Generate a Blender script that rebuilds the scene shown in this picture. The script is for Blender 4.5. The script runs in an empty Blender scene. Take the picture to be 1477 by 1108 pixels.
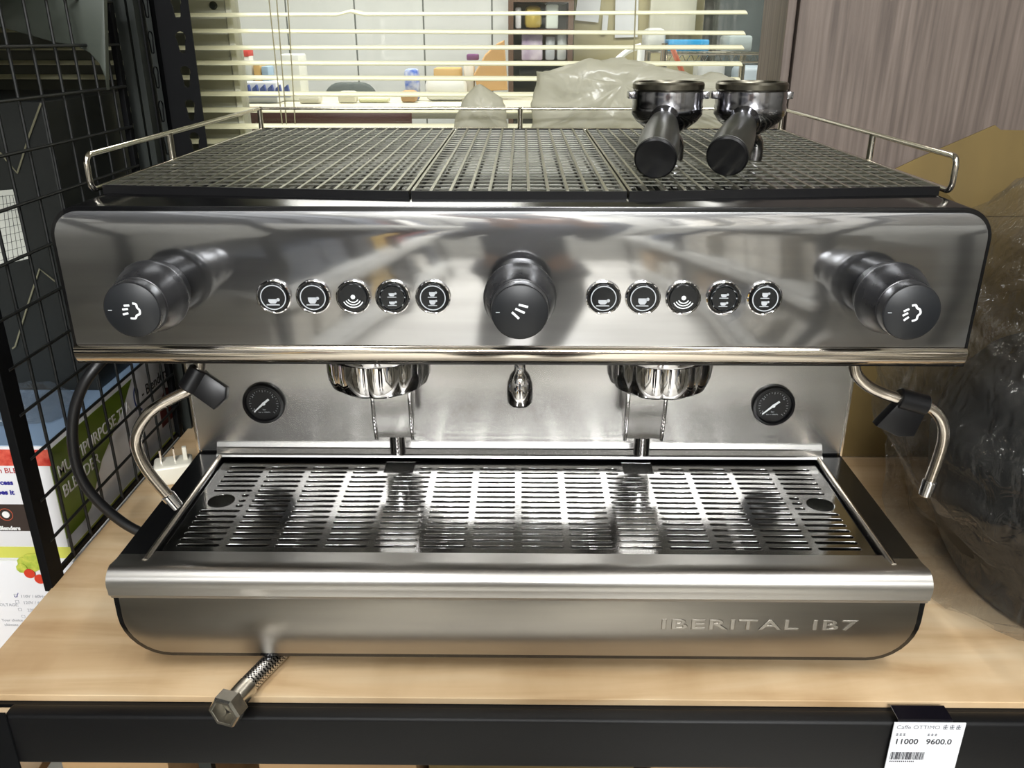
import bpy, bmesh, math, random
from mathutils import Vector, Matrix, noise
random.seed(7)
S = bpy.context.scene
COL = S.collection
PI = math.pi

# ------------------------------------------------------------------ camera
CAM = Vector((0.0019, -0.6842, 0.5812)); PITCH = 0.3888; YAW = 0.0107; FPX = 1220.0
_s, _c = math.sin(YAW), math.cos(YAW)
FW = Vector((-_s*math.cos(PITCH), _c*math.cos(PITCH), -math.sin(PITCH)))
RT = Vector((_c, _s, 0)); UP = RT.cross(FW)
cd = bpy.data.cameras.new('camera'); cam = bpy.data.objects.new('camera', cd); COL.objects.link(cam)
cd.sensor_fit = 'HORIZONTAL'; cd.sensor_width = 36; cd.lens = 36*FPX/1477; cd.clip_start = .02; cd.clip_end = 60
cam.matrix_world = Matrix(((RT.x, UP.x, -FW.x, CAM.x), (RT.y, UP.y, -FW.y, CAM.y), (RT.z, UP.z, -FW.z, CAM.z), (0, 0, 0, 1)))
S.camera = cam
# ------------------------------------------------------------------ world, lights, exposure
S.view_settings.view_transform = 'Standard'; S.view_settings.look = 'None'
S.view_settings.gamma = 1; S.view_settings.use_curve_mapping = False
S.view_settings.exposure = -0.14
w = bpy.data.worlds.new('world'); S.world = w; w.use_nodes = True
w.node_tree.nodes['Background'].inputs[0].default_value = (.80, .85, .9, 1)
w.node_tree.nodes['Background'].inputs[1].default_value = 0.12
def area(name, loc, sx, sy, power, color, rot=(0, 0, 0)):
    l = bpy.data.lights.new(name, 'AREA'); l.shape = 'RECTANGLE'; l.size = sx; l.size_y = sy
    l.energy = power; l.color = color
    o = bpy.data.objects.new(name, l); COL.objects.link(o); o.location = loc; o.rotation_euler = rot
    return o
NEUT = (.97, .985, 1)
CEIL = 1.75
area('shop_light_a', (-.55, -.95, CEIL-.06), .16, 1.15, 15.5, NEUT)
area('shop_light_b', (.70, -.80, CEIL-.06), .16, 1.15, 18.5, NEUT)
area('aisle_fill_c', (.1, -2.6, CEIL-.06), 1.2, .3, 175, NEUT)  # added over the aisle to brighten what the steel reflects
area('aisle_fill_d', (.1, -4.0, CEIL-.06), 1.2, .3, 150, NEUT)  # further added aisle lamp, lifts the far part of the reflections
area('office_light_a', (-.6, 1.9, CEIL-.06), 1.2, .6, 43, (1, 1, .94))
area('office_light_b', (1.3, 2.0, CEIL-.06), 1.2, .6, 31, (1, 1, .94))

def at(px, py, y):
    d = FW + RT*((px-738.5)/FPX) - UP*((py-554)/FPX)
    return CAM + d*((y-CAM.y)/d.y)

# ------------------------------------------------------------------ helpers
def lin(c):
    return tuple(((v/255)/12.92 if v/255 <= .04045 else ((v/255+.055)/1.055)**2.4) for v in c)
def mat(name, rgb, rough=.5, metal=0, var=0, scale=(8, 8, 8), bump=0, bscale=None, emit=0, aniso=0, spec=.5,
        coat=0, rgb2=None, detail=4, rvar=0, sub=0):
    m = bpy.data.materials.new(name); m.use_nodes = True; nt = m.node_tree; N = nt.nodes; L = nt.links
    b = N['Principled BSDF']; c = (*lin(rgb), 1)
    b.inputs['Base Color'].default_value = c; b.inputs['Roughness'].default_value = rough
    b.inputs['Metallic'].default_value = metal; b.inputs['Specular IOR Level'].default_value = spec
    b.inputs['Coat Weight'].default_value = coat; b.inputs['Coat Roughness'].default_value = .08
    tc = N.new('ShaderNodeTexCoord'); mp = N.new('ShaderNodeMapping'); L.new(tc.outputs['Object'], mp.inputs[0])
    mp.inputs['Scale'].default_value = scale
    nz = N.new('ShaderNodeTexNoise'); nz.inputs['Scale'].default_value = 1; nz.inputs['Detail'].default_value = detail
    L.new(mp.outputs[0], nz.inputs['Vector'])
    if rgb2 is None and var:
        rgb2 = tuple(max(0, min(255, v*(1-var))) for v in rgb)
    if rgb2 is not None:
        cr = N.new('ShaderNodeValToRGB'); cr.color_ramp.elements[0].position = .32; cr.color_ramp.elements[1].position = .68
        cr.color_ramp.elements[0].color = (*lin(rgb2), 1); cr.color_ramp.elements[1].color = c
        L.new(nz.outputs['Fac'], cr.inputs[0]); L.new(cr.outputs[0], b.inputs['Base Color'])
    if rvar:
        mr = N.new('ShaderNodeMapRange'); mr.inputs[1].default_value = .3; mr.inputs[2].default_value = .7
        mr.inputs[3].default_value = rough*(1-rvar); mr.inputs[4].default_value = rough*(1+rvar)
        L.new(nz.outputs['Fac'], mr.inputs[0]); L.new(mr.outputs[0], b.inputs['Roughness'])
    if bump:
        m2 = N.new('ShaderNodeMapping'); L.new(tc.outputs['Object'], m2.inputs[0]); m2.inputs['Scale'].default_value = bscale or scale
        n2 = N.new('ShaderNodeTexNoise'); n2.inputs['Scale'].default_value = 1; n2.inputs['Detail'].default_value = 3
        L.new(m2.outputs[0], n2.inputs['Vector'])
        bp = N.new('ShaderNodeBump'); bp.inputs['Strength'].default_value = bump; bp.inputs['Distance'].default_value = .001
        L.new(n2.outputs['Fac'], bp.inputs['Height']); L.new(bp.outputs[0], b.inputs['Normal'])
    if aniso:
        b.inputs['Anisotropic'].default_value = aniso
        cx = N.new('ShaderNodeCombineXYZ'); cx.inputs[0].default_value = 1; L.new(cx.outputs[0], b.inputs['Tangent'])
    if emit:
        b.inputs['Emission Color'].default_value = c; b.inputs['Emission Strength'].default_value = emit
    if sub:
        b.inputs['Subsurface Weight'].default_value = sub; b.inputs['Subsurface Radius'].default_value = (.01, .01, .01)
    return m
def sheer(name, rgb, haze=.25, gloss=.1, rough=.12, bump=.6, bscale=(60, 60, 60), trans=.92):
    m = bpy.data.materials.new(name); m.use_nodes = True; nt = m.node_tree; N = nt.nodes; L = nt.links
    N.remove(N['Principled BSDF']); out = N['Material Output']
    tr = N.new('ShaderNodeBsdfTransparent'); tr.inputs[0].default_value = (trans, trans, trans, 1)
    df = N.new('ShaderNodeBsdfDiffuse'); df.inputs[0].default_value = (*lin(rgb), 1)
    tl = N.new('ShaderNodeBsdfTranslucent'); tl.inputs[0].default_value = (*lin(rgb), 1)
    gl = N.new('ShaderNodeBsdfGlossy'); gl.inputs['Roughness'].default_value = rough
    ad = N.new('ShaderNodeMixShader'); ad.inputs[0].default_value = .5; L.new(df.outputs[0], ad.inputs[1]); L.new(tl.outputs[0], ad.inputs[2])
    m1 = N.new('ShaderNodeMixShader'); m1.inputs[0].default_value = haze; L.new(tr.outputs[0], m1.inputs[1]); L.new(ad.outputs[0], m1.inputs[2])
    lw = N.new('ShaderNodeLayerWeight'); lw.inputs[0].default_value = .35
    mu = N.new('ShaderNodeMath'); mu.operation = 'MULTIPLY_ADD'; mu.inputs[1].default_value = .16; mu.inputs[2].default_value = gloss
    L.new(lw.outputs['Fresnel'], mu.inputs[0])
    m2 = N.new('ShaderNodeMixShader'); L.new(mu.outputs[0], m2.inputs[0]); L.new(m1.outputs[0], m2.inputs[1]); L.new(gl.outputs[0], m2.inputs[2])
    L.new(m2.outputs[0], out.inputs[0])
    if bump:
        tc = N.new('ShaderNodeTexCoord'); mp = N.new('ShaderNodeMapping'); mp.inputs['Scale'].default_value = bscale
        L.new(tc.outputs['Object'], mp.inputs[0]); nz = N.new('ShaderNodeTexNoise'); nz.inputs['Scale'].default_value = 1
        nz.inputs['Detail'].default_value = 3; nz.inputs['Distortion'].default_value = 1.0; L.new(mp.outputs[0], nz.inputs['Vector'])
        bp = N.new('ShaderNodeBump'); bp.inputs['Strength'].default_value = bump; bp.inputs['Distance'].default_value = .01
        L.new(nz.outputs['Fac'], bp.inputs['Height'])
        for n in (df, gl, lw): L.new(bp.outputs[0], n.inputs['Normal'])
    return m

M = {}
def steel2(name, rgb, r1, r2, mix, scale=(3, 3, 60), var=.08):
    m = mat(name, rgb, r1, 1, var=var, scale=scale); nt = m.node_tree; N = nt.nodes; L = nt.links; b = N['Principled BSDF']
    b2 = N.new('ShaderNodeBsdfPrincipled'); b2.inputs['Metallic'].default_value = 1; b2.inputs['Roughness'].default_value = r2
    for l in list(b.inputs['Base Color'].links): L.new(l.from_socket, b2.inputs['Base Color'])
    b2.inputs['Anisotropic'].default_value = .6; cx = N.new('ShaderNodeCombineXYZ'); cx.inputs[0].default_value = 1; L.new(cx.outputs[0], b2.inputs['Tangent'])
    mx = N.new('ShaderNodeMixShader'); mx.inputs[0].default_value = mix
    L.new(b.outputs[0], mx.inputs[1]); L.new(b2.outputs[0], mx.inputs[2]); L.new(mx.outputs[0], N['Material Output'].inputs[0])
    return m
M['fascia_steel'] = steel2('fascia_steel', (204, 205, 208), .075, .32, .30)
M['steel'] = mat('brushed_steel', (194, 193, 190), .27, 1, aniso=.5, var=.08, scale=(3, 3, 30))
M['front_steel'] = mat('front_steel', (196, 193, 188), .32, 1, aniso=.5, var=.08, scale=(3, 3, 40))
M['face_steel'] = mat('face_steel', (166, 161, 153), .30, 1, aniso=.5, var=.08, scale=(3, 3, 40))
M['tray_steel'] = mat('tray_steel', (172, 171, 169), .12, 1, var=.06, scale=(20, 20, 20))
M['basin'] = mat('basin_steel', (132, 131, 128), .24, 1, var=.1, scale=(12, 12, 12))
M['chrome'] = mat('chrome', (226, 225, 226), .05, 1)
M['rail_chrome'] = mat('rail_chrome', (222, 216, 205), .12, 1)
M['satin_tube'] = mat('satin_steel_tube', (205, 196, 184), .2, 1)
M['old_chrome'] = mat('worn_chrome', (186, 186, 192), .15, 1, var=.35, scale=(40, 40, 40), bump=.15, bscale=(50, 50, 50))
M['rim_metal'] = mat('rim_metal', (116, 112, 100), .32, 1, var=.2, scale=(60, 60, 60))
M['black_gloss'] = mat('black_enamel', (11, 11, 12), .16, 0, spec=.6)
M['black_satin'] = mat('black_satin', (11, 11, 13), .36, 0, spec=.35)
M['knob'] = mat('knob_plastic', (30, 30, 32), .3, 0, bump=.06, bscale=(400, 400, 400), rvar=.2, scale=(30, 30, 30))
M['knob_face'] = mat('knob_face', (24, 26, 29), .42)
M['handle'] = mat('portafilter_plastic', (38, 39, 34), .36, 0, bump=.1, bscale=(500, 500, 500))
M['white_print'] = mat('white_print', (232, 236, 238), .5)
M['silver_print'] = mat('silver_print', (176, 180, 184), .4)
M['button_black'] = mat('button_black', (20, 22, 24), .22)
M['rack'] = mat('rack_black', (8, 9, 11), .6, spec=.15, var=.25, scale=(25, 25, 25), bump=.05, bscale=(300, 300, 300))
M['beam'] = mat('beam_black', (12, 12, 13), .45, spec=.3, bump=.06, bscale=(400, 400, 400))
M['wire'] = mat('wire_black', (16, 18, 18), .45)
M['post_grey'] = mat('post_grey', (46, 50, 47), .45, .3)
M['kraft'] = mat('kraft_board', (112, 93, 50), .8, var=.12, scale=(12, 12, 3))
M['carton_brown'] = mat('carton_brown', (186, 150, 106), .8, var=.12, scale=(6, 6, 30))
M['slat'] = mat('blind_slat', (212, 209, 174), .4, spec=.4)
M['cord'] = mat('blind_cord', (150, 144, 112), .7)
M['plastic_cream'] = mat('plug_plastic', (226, 222, 206), .3)
M['cable'] = mat('cable_rubber', (16, 16, 17), .42)
M['brass_nickel'] = mat('nickel', (222, 218, 208), .24, 1, var=.2, scale=(60, 60, 60))
M['shop_wall'] = mat('shop_wall', (150, 148, 140), .7, var=.08, scale=(3, 3, 3))
M['dark_wall'] = mat('dark_wall', (92, 94, 84), .6, var=.1, scale=(2, 2, 2))
M['floor'] = mat('shop_floor', (198, 194, 184), .3, var=.1, scale=(2, 2, 2))
M['ceiling'] = mat('ceiling_white', (214, 212, 204), .8, var=.04, scale=(3, 3, 3))
M['tile'] = mat('white_tile', (232, 235, 230), .22, var=.04, scale=(3, 3, 3))
M['grout'] = mat('grout', (120, 124, 118), .8)
M['glass'] = sheer('window_glass', (220, 230, 220), haze=.02, gloss=.02, rough=.02, bump=0, trans=.97)
M['clear_bag'] = sheer('clear_plastic', (205, 204, 198), haze=.055, gloss=.045, rough=.05, bump=1.0, bscale=(42, 42, 26), trans=.95)
M['cloudy_bag'] = sheer('cloudy_plastic', (222, 220, 204), haze=.82, gloss=.03, rough=.25, bump=.9, bscale=(14, 14, 14), trans=.9)

def ply_material():
    m = mat('plywood', (214, 190, 154), .45, var=0); nt = m.node_tree; N = nt.nodes; L = nt.links; b = N['Principled BSDF']
    tc = N.new('ShaderNodeTexCoord'); mp = N.new('ShaderNodeMapping'); mp.inputs['Scale'].default_value = (2.2, 16, 16); mp.inputs['Rotation'].default_value = (0, 0, .06)
    L.new(tc.outputs['Object'], mp.inputs[0])
    nz = N.new('ShaderNodeTexNoise'); nz.inputs['Scale'].default_value = 1; nz.inputs['Detail'].default_value = 6; nz.inputs['Distortion'].default_value = 1.4
    L.new(mp.outputs[0], nz.inputs['Vector'])
    cr = N.new('ShaderNodeValToRGB'); e = cr.color_ramp.elements
    e[0].position = .28; e[0].color = (*lin((178, 146, 106)), 1); e[1].position = .72; e[1].color = (*lin((213, 191, 157)), 1)
    k = e.new(.5); k.color = (*lin((203, 175, 137)), 1)
    L.new(nz.outputs['Fac'], cr.inputs[0])
    m3 = N.new('ShaderNodeMapping'); m3.inputs['Scale'].default_value = (9, 3, 3); L.new(tc.outputs['Object'], m3.inputs[0])
    n3 = N.new('ShaderNodeTexNoise'); n3.inputs['Scale'].default_value = 1; n3.inputs['Detail'].default_value = 5; L.new(m3.outputs[0], n3.inputs['Vector'])
    c3 = N.new('ShaderNodeValToRGB'); c3.color_ramp.elements[0].position = .3; c3.color_ramp.elements[0].color = (.80, .76, .70, 1)
    c3.color_ramp.elements[1].position = .55; c3.color_ramp.elements[1].color = (1, 1, 1, 1); L.new(n3.outputs['Fac'], c3.inputs[0])
    mx = N.new('ShaderNodeMix'); mx.data_type = 'RGBA'; mx.blend_type = 'MULTIPLY'; mx.inputs[0].default_value = 1
    L.new(cr.outputs[0], mx.inputs[6]); L.new(c3.outputs[0], mx.inputs[7]); L.new(mx.outputs[2], b.inputs['Base Color'])
    return m
M['plywood'] = ply_material()
def laminate(name, dark, light, vert=True):
    m = mat(name, light, .5, rgb2=dark, scale=(120, 120, 5) if vert else (2.6, 45, 45), detail=8, bump=.25, bscale=(220, 220, 8) if vert else (5, 90, 90))
    return m
M['laminate'] = laminate('walnut_laminate', (92, 81, 74), (126, 113, 104))

class MB:
    """collects shapes in world coordinates"""
    def __init__(s): s.bm = bmesh.new()
    def _merge(s, b2, T=None):
        if T is not None: b2.transform(T)
        me = bpy.data.meshes.new('t'); b2.to_mesh(me); s.bm.from_mesh(me); bpy.data.meshes.remove(me); b2.free()
    def box(s, x0, x1, y0, y1, z0, z1, bev=0, seg=2, T=None):
        b = bmesh.new(); bmesh.ops.create_cube(b, size=1)
        b.transform(Matrix.Translation(((x0+x1)/2, (y0+y1)/2, (z0+z1)/2)) @ Matrix.Diagonal((abs(x1-x0), abs(y1-y0), abs(z1-z0), 1)))
        if bev: bmesh.ops.bevel(b, geom=b.edges[:], offset=bev, segments=seg, affect='EDGES', profile=.5)
        s._merge(b, T); return s
    def prism(s, poly, axis, a, b_, bev=0, T=None):
        """poly: 2D list; axis 'x' -> (y,z) profile, 'y' -> (x,z), 'z' -> (x,y)"""
        b = bmesh.new()
        def P(u, v, t): return {'x': (t, u, v), 'y': (u, t, v), 'z': (u, v, t)}[axis]
        v0 = [b.verts.new(P(u, v, a)) for u, v in poly]; v1 = [b.verts.new(P(u, v, b_)) for u, v in poly]
        n = len(poly)
        f0 = b.faces.new(v0); f1 = b.faces.new(v1[::-1])
        for i in range(n): b.faces.new((v0[i], v1[i], v1[(i+1) % n], v0[(i+1) % n]))
        bmesh.ops.recalc_face_normals(b, faces=b.faces[:])
        if bev: bmesh.ops.bevel(b, geom=[e for e in b.edges if (f0 in e.link_faces or f1 in e.link_faces)] if f0.is_valid else b.edges[:], offset=bev, segments=2, affect='EDGES', profile=.5)
        s._merge(b, T); return s
    def lathe(s, prof, T=None, n=40, a0=0, a1=2*PI, rfun=None):
        """prof: list of (r,z) about local z"""
        b = bmesh.new(); full = abs(a1-a0-2*PI) < 1e-6; k = n if full else n+1
        rings = []
        for r, z in prof:
            ring = []
            for i in range(k):
                a = a0+(a1-a0)*i/n; rr = r*(rfun(a, z) if rfun else 1)
                ring.append(b.verts.new((rr*math.cos(a), rr*math.sin(a), z)))
            rings.append(ring)
        for j in range(len(rings)-1):
            for i in range(n):
                i2 = (i+1) % k
                b.faces.new((rings[j][i], rings[j][i2], rings[j+1][i2], rings[j+1][i]))
        bmesh.ops.remove_doubles(b, verts=b.verts[:], dist=1e-6)
        if full:
            for ring_r, idx in ((prof[0][0], 0), (prof[-1][0], -1)):
                pass
            for e in [e for e in b.edges if e.is_boundary]: pass
            bmesh.ops.holes_fill(b, edges=[e for e in b.edges if e.is_boundary], sides=0)
        bmesh.ops.recalc_face_normals(b, faces=b.faces[:])
        s._merge(b, T); return s
    def cyl(s, p0, p1, r0, r1=None, n=20, bev=0):
        p0 = Vector(p0); p1 = Vector(p1); r1 = r0 if r1 is None else r1; h = (p1-p0).length
        T = Matrix.Translation(p0) @ (p1-p0).to_track_quat('Z', 'Y').to_matrix().to_4x4()
        pr = [(r0, 0), (r1, h)] if not bev else [(r0-bev, 0), (r0, bev), (r1, h-bev), (r1-bev, h)]
        return s.lathe(pr, T, n)
    def tube(s, pts, r, n=10, smooth=True, closed=False, sub=6):
        pts = [Vector(p) for p in pts]
        if smooth and len(pts) > 2:
            out = []; m = len(pts)
            for i in range(m if closed else m-1):
                p0 = pts[(i-1) % m] if (closed or i > 0) else pts[0]; p1 = pts[i]; p2 = pts[(i+1) % m]
                p3 = pts[(i+2) % m] if (closed or i+2 < m) else pts[-1]
                for k in range(sub):
                    t = k/sub
                    out.append(.5*((2*p1)+(p2-p0)*t+(2*p0-5*p1+4*p2-p3)*t*t+(3*p1-p0-3*p2+p3)*t**3))
            if not closed: out.append(pts[-1])
            pts = out
        b = bmesh.new(); rings = []; m = len(pts); prev = None
        for i, p in enumerate(pts):
            a = pts[(i-1) % m] if (closed or i > 0) else p; c = pts[(i+1) % m] if (closed or i < m-1) else p
            t = (c-a).normalized()
            if prev is None:
                u = t.orthogonal().normalized()
            else:
                u = (prev-t*prev.dot(t)).normalized()
            prev = u; v = t.cross(u)
            rr = r(i/(m-1)) if callable(r) else r
            rings.append([b.verts.new(p+(u*math.cos(2*PI*k/n)+v*math.sin(2*PI*k/n))*rr) for k in range(n)])
        for j in range(m if closed else m-1):
            A = rings[j]; B = rings[(j+1) % m]
            for k in range(n): b.faces.new((A[k], A[(k+1) % n], B[(k+1) % n], B[k]))
        if not closed: b.faces.new(rings[0][::-1]); b.faces.new(rings[-1])
        bmesh.ops.recalc_face_normals(b, faces=b.faces[:])
        s._merge(b); return s
    def mesh(s, me, T=None):
        b = bmesh.new(); b.from_mesh(me); s._merge(b, T); return s
    def build(s, name, m, parent=None, smooth=40, origin=None):
        me = bpy.data.meshes.new(name); bm = s.bm
        zs = [v.co for v in bm.verts]
        if origin is None:
            lo = Vector((min(v.x for v in zs), min(v.y for v in zs), min(v.z for v in zs))); hi = Vector((max(v.x for v in zs), max(v.y for v in zs), max(v.z for v in zs)))
            origin = Vector(((lo.x+hi.x)/2, (lo.y+hi.y)/2, lo.z if parent is None else (lo.z+hi.z)/2))
        origin = Vector(origin)
        bm.transform(Matrix.Translation(-origin))
        if smooth:
            for f in bm.faces: f.smooth = True
            for e in bm.edges:
                if len(e.link_faces) == 2 and e.calc_face_angle(0) > math.radians(smooth): e.smooth = False
        bm.to_mesh(me); bm.free()
        me.materials.append(m if not isinstance(m, str) else M[m])
        o = bpy.data.objects.new(name, me); COL.objects.link(o)
        if parent is not None:
            o.parent = parent; o.location = origin - wl(parent)
        else: o.location = origin
        return o
def wl(o):
    v = Vector(o.location)
    while o.parent: o = o.parent; v += o.location
    return v
def thing(name, label, cat, loc=(0, 0, 0), group=None):
    o = bpy.data.objects.new(name, None); COL.objects.link(o); o.location = loc; o.empty_display_size = .05
    return tag(o, label, cat, group)
def tag(o, label, cat, group=None):
    o['label'] = label; o['category'] = cat
    if group: o['group'] = group
    return o
def lab(o, label): o['label'] = label; return o
def struct(o): o['kind'] = 'structure'; return o
def stuff(o): o['kind'] = 'stuff'; return o
def dup(o, parent=None, loc=None, name=None):
    c = o.copy(); COL.objects.link(c)
    if parent is not None: c.parent = parent
    if loc is not None: c.location = loc
    for ch in list(o.children): dup(ch, c)
    return c
def rrect(x0, x1, z0, z1, r, n=6, corners=(1, 1, 1, 1)):
    """ccw rounded rectangle; corners: bl, br, tr, tl"""
    P = []
    for (cx, cz, a0), k in zip(((x0, z0, PI), (x1, z0, 1.5*PI), (x1, z1, 0), (x0, z1, .5*PI)), corners):
        if not k: P.append((cx, cz)); continue
        rr = r*k if k != 1 else r
        ox = cx+rr if cx == x0 else cx-rr; oz = cz+rr if cz == z0 else cz-rr
        for i in range(n+1):
            a = a0+(PI/2)*i/n; P.append((ox+rr*math.cos(a), oz+rr*math.sin(a)))
    return P
def stadium(cx, cy, L, h, n=5):
    P = []
    for i in range(n+1): a = -PI/2+PI*i/n; P.append((cx+L/2-h+h*math.cos(a), cy+h*math.sin(a)))
    for i in range(n+1): a = PI/2+PI*i/n; P.append((cx-L/2+h+h*math.cos(a), cy+h*math.sin(a)))
    return P
def circle(cx, cy, r, n=24): return [(cx+r*math.cos(2*PI*i/n), cy+r*math.sin(2*PI*i/n)) for i in range(n)]
def curve_mesh(loops, thick, bevel=0):
    cu = bpy.data.curves.new('c', 'CURVE'); cu.dimensions = '2D'; cu.fill_mode = 'BOTH'; cu.extrude = thick/2; cu.bevel_depth = bevel
    for lp in loops:
        sp = cu.splines.new('POLY'); sp.points.add(len(lp)-1); sp.use_cyclic_u = True
        for i, (x, y) in enumerate(lp): sp.points[i].co = (x, y, 0, 1)
    o = bpy.data.objects.new('c', cu); COL.objects.link(o)
    me = bpy.data.meshes.new_from_object(o.evaluated_get(bpy.context.evaluated_depsgraph_get()))
    bpy.data.objects.remove(o); bpy.data.curves.remove(cu)
    return me
def text_mesh(txt, size, thick=.0002, align='LEFT', bevel=0, sx=1, offset=0, spacing=1):
    cu = bpy.data.curves.new('t', 'FONT'); cu.body = txt; cu.size = size; cu.extrude = thick; cu.align_x = align
    cu.bevel_depth = bevel; cu.offset = offset; cu.space_character = spacing; cu.resolution_u = 3
    o = bpy.data.objects.new('t', cu); COL.objects.link(o)
    me = bpy.data.meshes.new_from_object(o.evaluated_get(bpy.context.evaluated_depsgraph_get()))
    bpy.data.objects.remove(o); bpy.data.curves.remove(cu)
    if sx != 1: me.transform(Matrix.Diagonal((sx, 1, 1, 1)))
    return me
def FRONT(x, y, z, roll=0, k=1):   # local xy plane -> facing the camera side (-y)
    return Matrix.Translation((x, y, z)) @ Matrix.Rotation(PI/2, 4, 'X') @ Matrix.Rotation(roll, 4, 'Z') @ Matrix.Scale(k, 4)
def RIGHTF(x, y, z):   # text reading along +y on a plane facing +x
    return Matrix.Translation((x, y, z)) @ Matrix(((0, 0, 1, 0), (1, 0, 0, 0), (0, 1, 0, 0), (0, 0, 0, 1)))

# ------------------------------------------------------------------ setting: front shop
FZ = -.90
struct(MB().box(-2.6, 2.8, -4.6, 4.2, FZ-.05, FZ).build('floor', 'floor', smooth=0))
struct(MB().box(-2.6, 2.8, -4.6, 4.2, CEIL, CEIL+.05).build('ceiling', 'ceiling', smooth=0))
struct(MB().box(-2.65, -2.6, -4.6, 4.2, FZ, CEIL).build('wall_left', 'shop_wall', smooth=0))
struct(MB().box(2.8, 2.85, -4.6, 4.2, FZ, CEIL).build('wall_right', 'shop_wall', smooth=0))
struct(MB().box(-2.6, 2.8, -4.65, -4.6, FZ, CEIL).build('wall_front', 'shop_wall', smooth=0))
YW = .74   # partition between shop and office, window in it x -.41 .. .375
WX0, WX1 = at(337, 60, YW).x, at(1116, 60, YW).x
struct(MB().box(-2.6, WX0-.075, YW, YW+.06, FZ, CEIL).box(WX0-.075, .40, YW, YW+.06, FZ, .30).box(WX0-.075, .40, YW, YW+.06, 1.3, CEIL)
       .box(.40, 2.8, YW, YW+.06, FZ, CEIL).build('wall_back', 'dark_wall', smooth=0))
win = struct(MB().box(WX0-.075, WX0-.006, YW-.004, YW+.05, .30, 1.3, .002).build('window_1', mat('grey_frame', (178, 178, 160), .5, .0, var=.1), smooth=0))
MB().box(WX0-.005, WX0+.005, YW-.008, YW+.03, .30, 1.3, .002).box(WX1-.002, WX1+.016, YW-.02, YW+.03, .30, 1.3, .002)\
    .box(WX0+.005, WX1-.002, YW, YW+.03, .30, .32, .002).build('window_frame', mat('frame_cream', (206, 206, 188), .4), win, smooth=0)
MB().box(WX0+.005, WX1-.002, YW+.012, YW+.016, .32, 1.3).build('pane', 'glass', win, smooth=0)
MB().lathe([(.0, 0), (.006, 0), (.006, .002), (.004, .004), (0, .004)], FRONT(at(308, 8, YW-.005).x, YW-.005, at(308, 8, YW-.005).z), 16).build('screw_cap', 'post_grey', win)
# door jamb strip and laminate doors at the right
cab = thing('wardrobe', 'tall grey-brown wood-grain laminate cupboard behind the right side', 'cupboard', (.9, .60, FZ))
MB().box(.371, .3835, .604, .735, FZ+.02, 1.5, .002).build('side_panel', 'laminate', cab, smooth=0)
MB().box(.3875, 1.45, .604, .622, FZ+.02, 1.5, .0015).build('door', 'laminate', cab, smooth=0)
MB().box(.3845, 1.45, .624, .738, FZ, 1.52).build('carcass', 'black_satin', cab, smooth=0)

# ------------------------------------------------------------------ shelf bay
XL = -.532
rack = thing('storage_rack', 'black metal storage rack carrying the plywood shelf', 'rack', (0, .25, FZ))
MB().box(-.4815, 1.2, -.0755, -.058, -.0645, -.006, .0035, 3).box(-.515, 1.2, -.058, -.02, -.012, -.008).build('front_beam', 'beam', rack)
MB().box(-.515, 1.2, .575, .59, -.0715, -.008, .003).build('rear_beam', 'beam', rack)
def keyhole(cx, cy, s=1):
    P = []
    for i in range(9):
        a = math.radians(-40)+math.radians(260)*i/8; P.append((cx+.0072*s*math.cos(a), cy+.006*s+.0072*s*math.sin(a)))
    for i in range(7):
        a = math.radians(200)+math.radians(140)*i/6; P.append((cx+.0042*s*math.cos(a), cy-.0105*s+.0042*s*math.sin(a)))
    return P
def upright(x0, x1, y, z0, z1, phase=0, side=0):
    loops = [[(x0, z0), (x1, z0), (x1, z1), (x0, z1)]]
    z = z0+phase
    while z < z1-.02: loops.append(keyhole(x1-.0165, z)); z += .0437
    me = curve_mesh(loops, .002); b = MB().mesh(me, FRONT(0, y, 0))
    # side flange running back from the left edge, with the same slots
    loops = [[(0, z0), (.045, z0), (.045, z1), (0, z1)]]; z = z0+phase
    while z < z1-.02: loops.append(keyhole(.02, z)); z += .0437
    me = curve_mesh(loops, .002)
    b.mesh(me, Matrix.Translation((x0, y+side, 0)) @ Matrix(((0, 0, 1, 0), (1, 0, 0, 0), (0, 1, 0, 0), (0, 0, 0, 1))))
    return b
upright(-.4895, -.443, .548, FZ, CEIL-.05, .0437*.5+.012, -.047).build('upright', 'rack', rack, smooth=0)
lab(MB().box(-.540, -.5385+.013, .54, .575, FZ, CEIL-.05).box(-.520, -.512, .535, .575, FZ, CEIL-.05).box(-.508, -.4925, .56, .575, FZ, CEIL-.05).build('rear_frame', 'post_grey', rack, smooth=0), 'grey-green folded rear post')
MB().mesh(curve_mesh([[(-.56, FZ), (-.4765, FZ), (-.4765, -.0008), (-.56, -.0008)]]+[keyhole(-.500, FZ+.03+.0437*i) for i in range(18)], .002), FRONT(0, -.0772, 0)).build('upright', 'rack', rack, smooth=0)
board = tag(MB().box(XL, 1.2, -.054, .595, -.0075, 0, .0006).build('shelf_board', 'plywood', smooth=0), 'pale plywood shelf board under the espresso machine', 'shelf')
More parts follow.
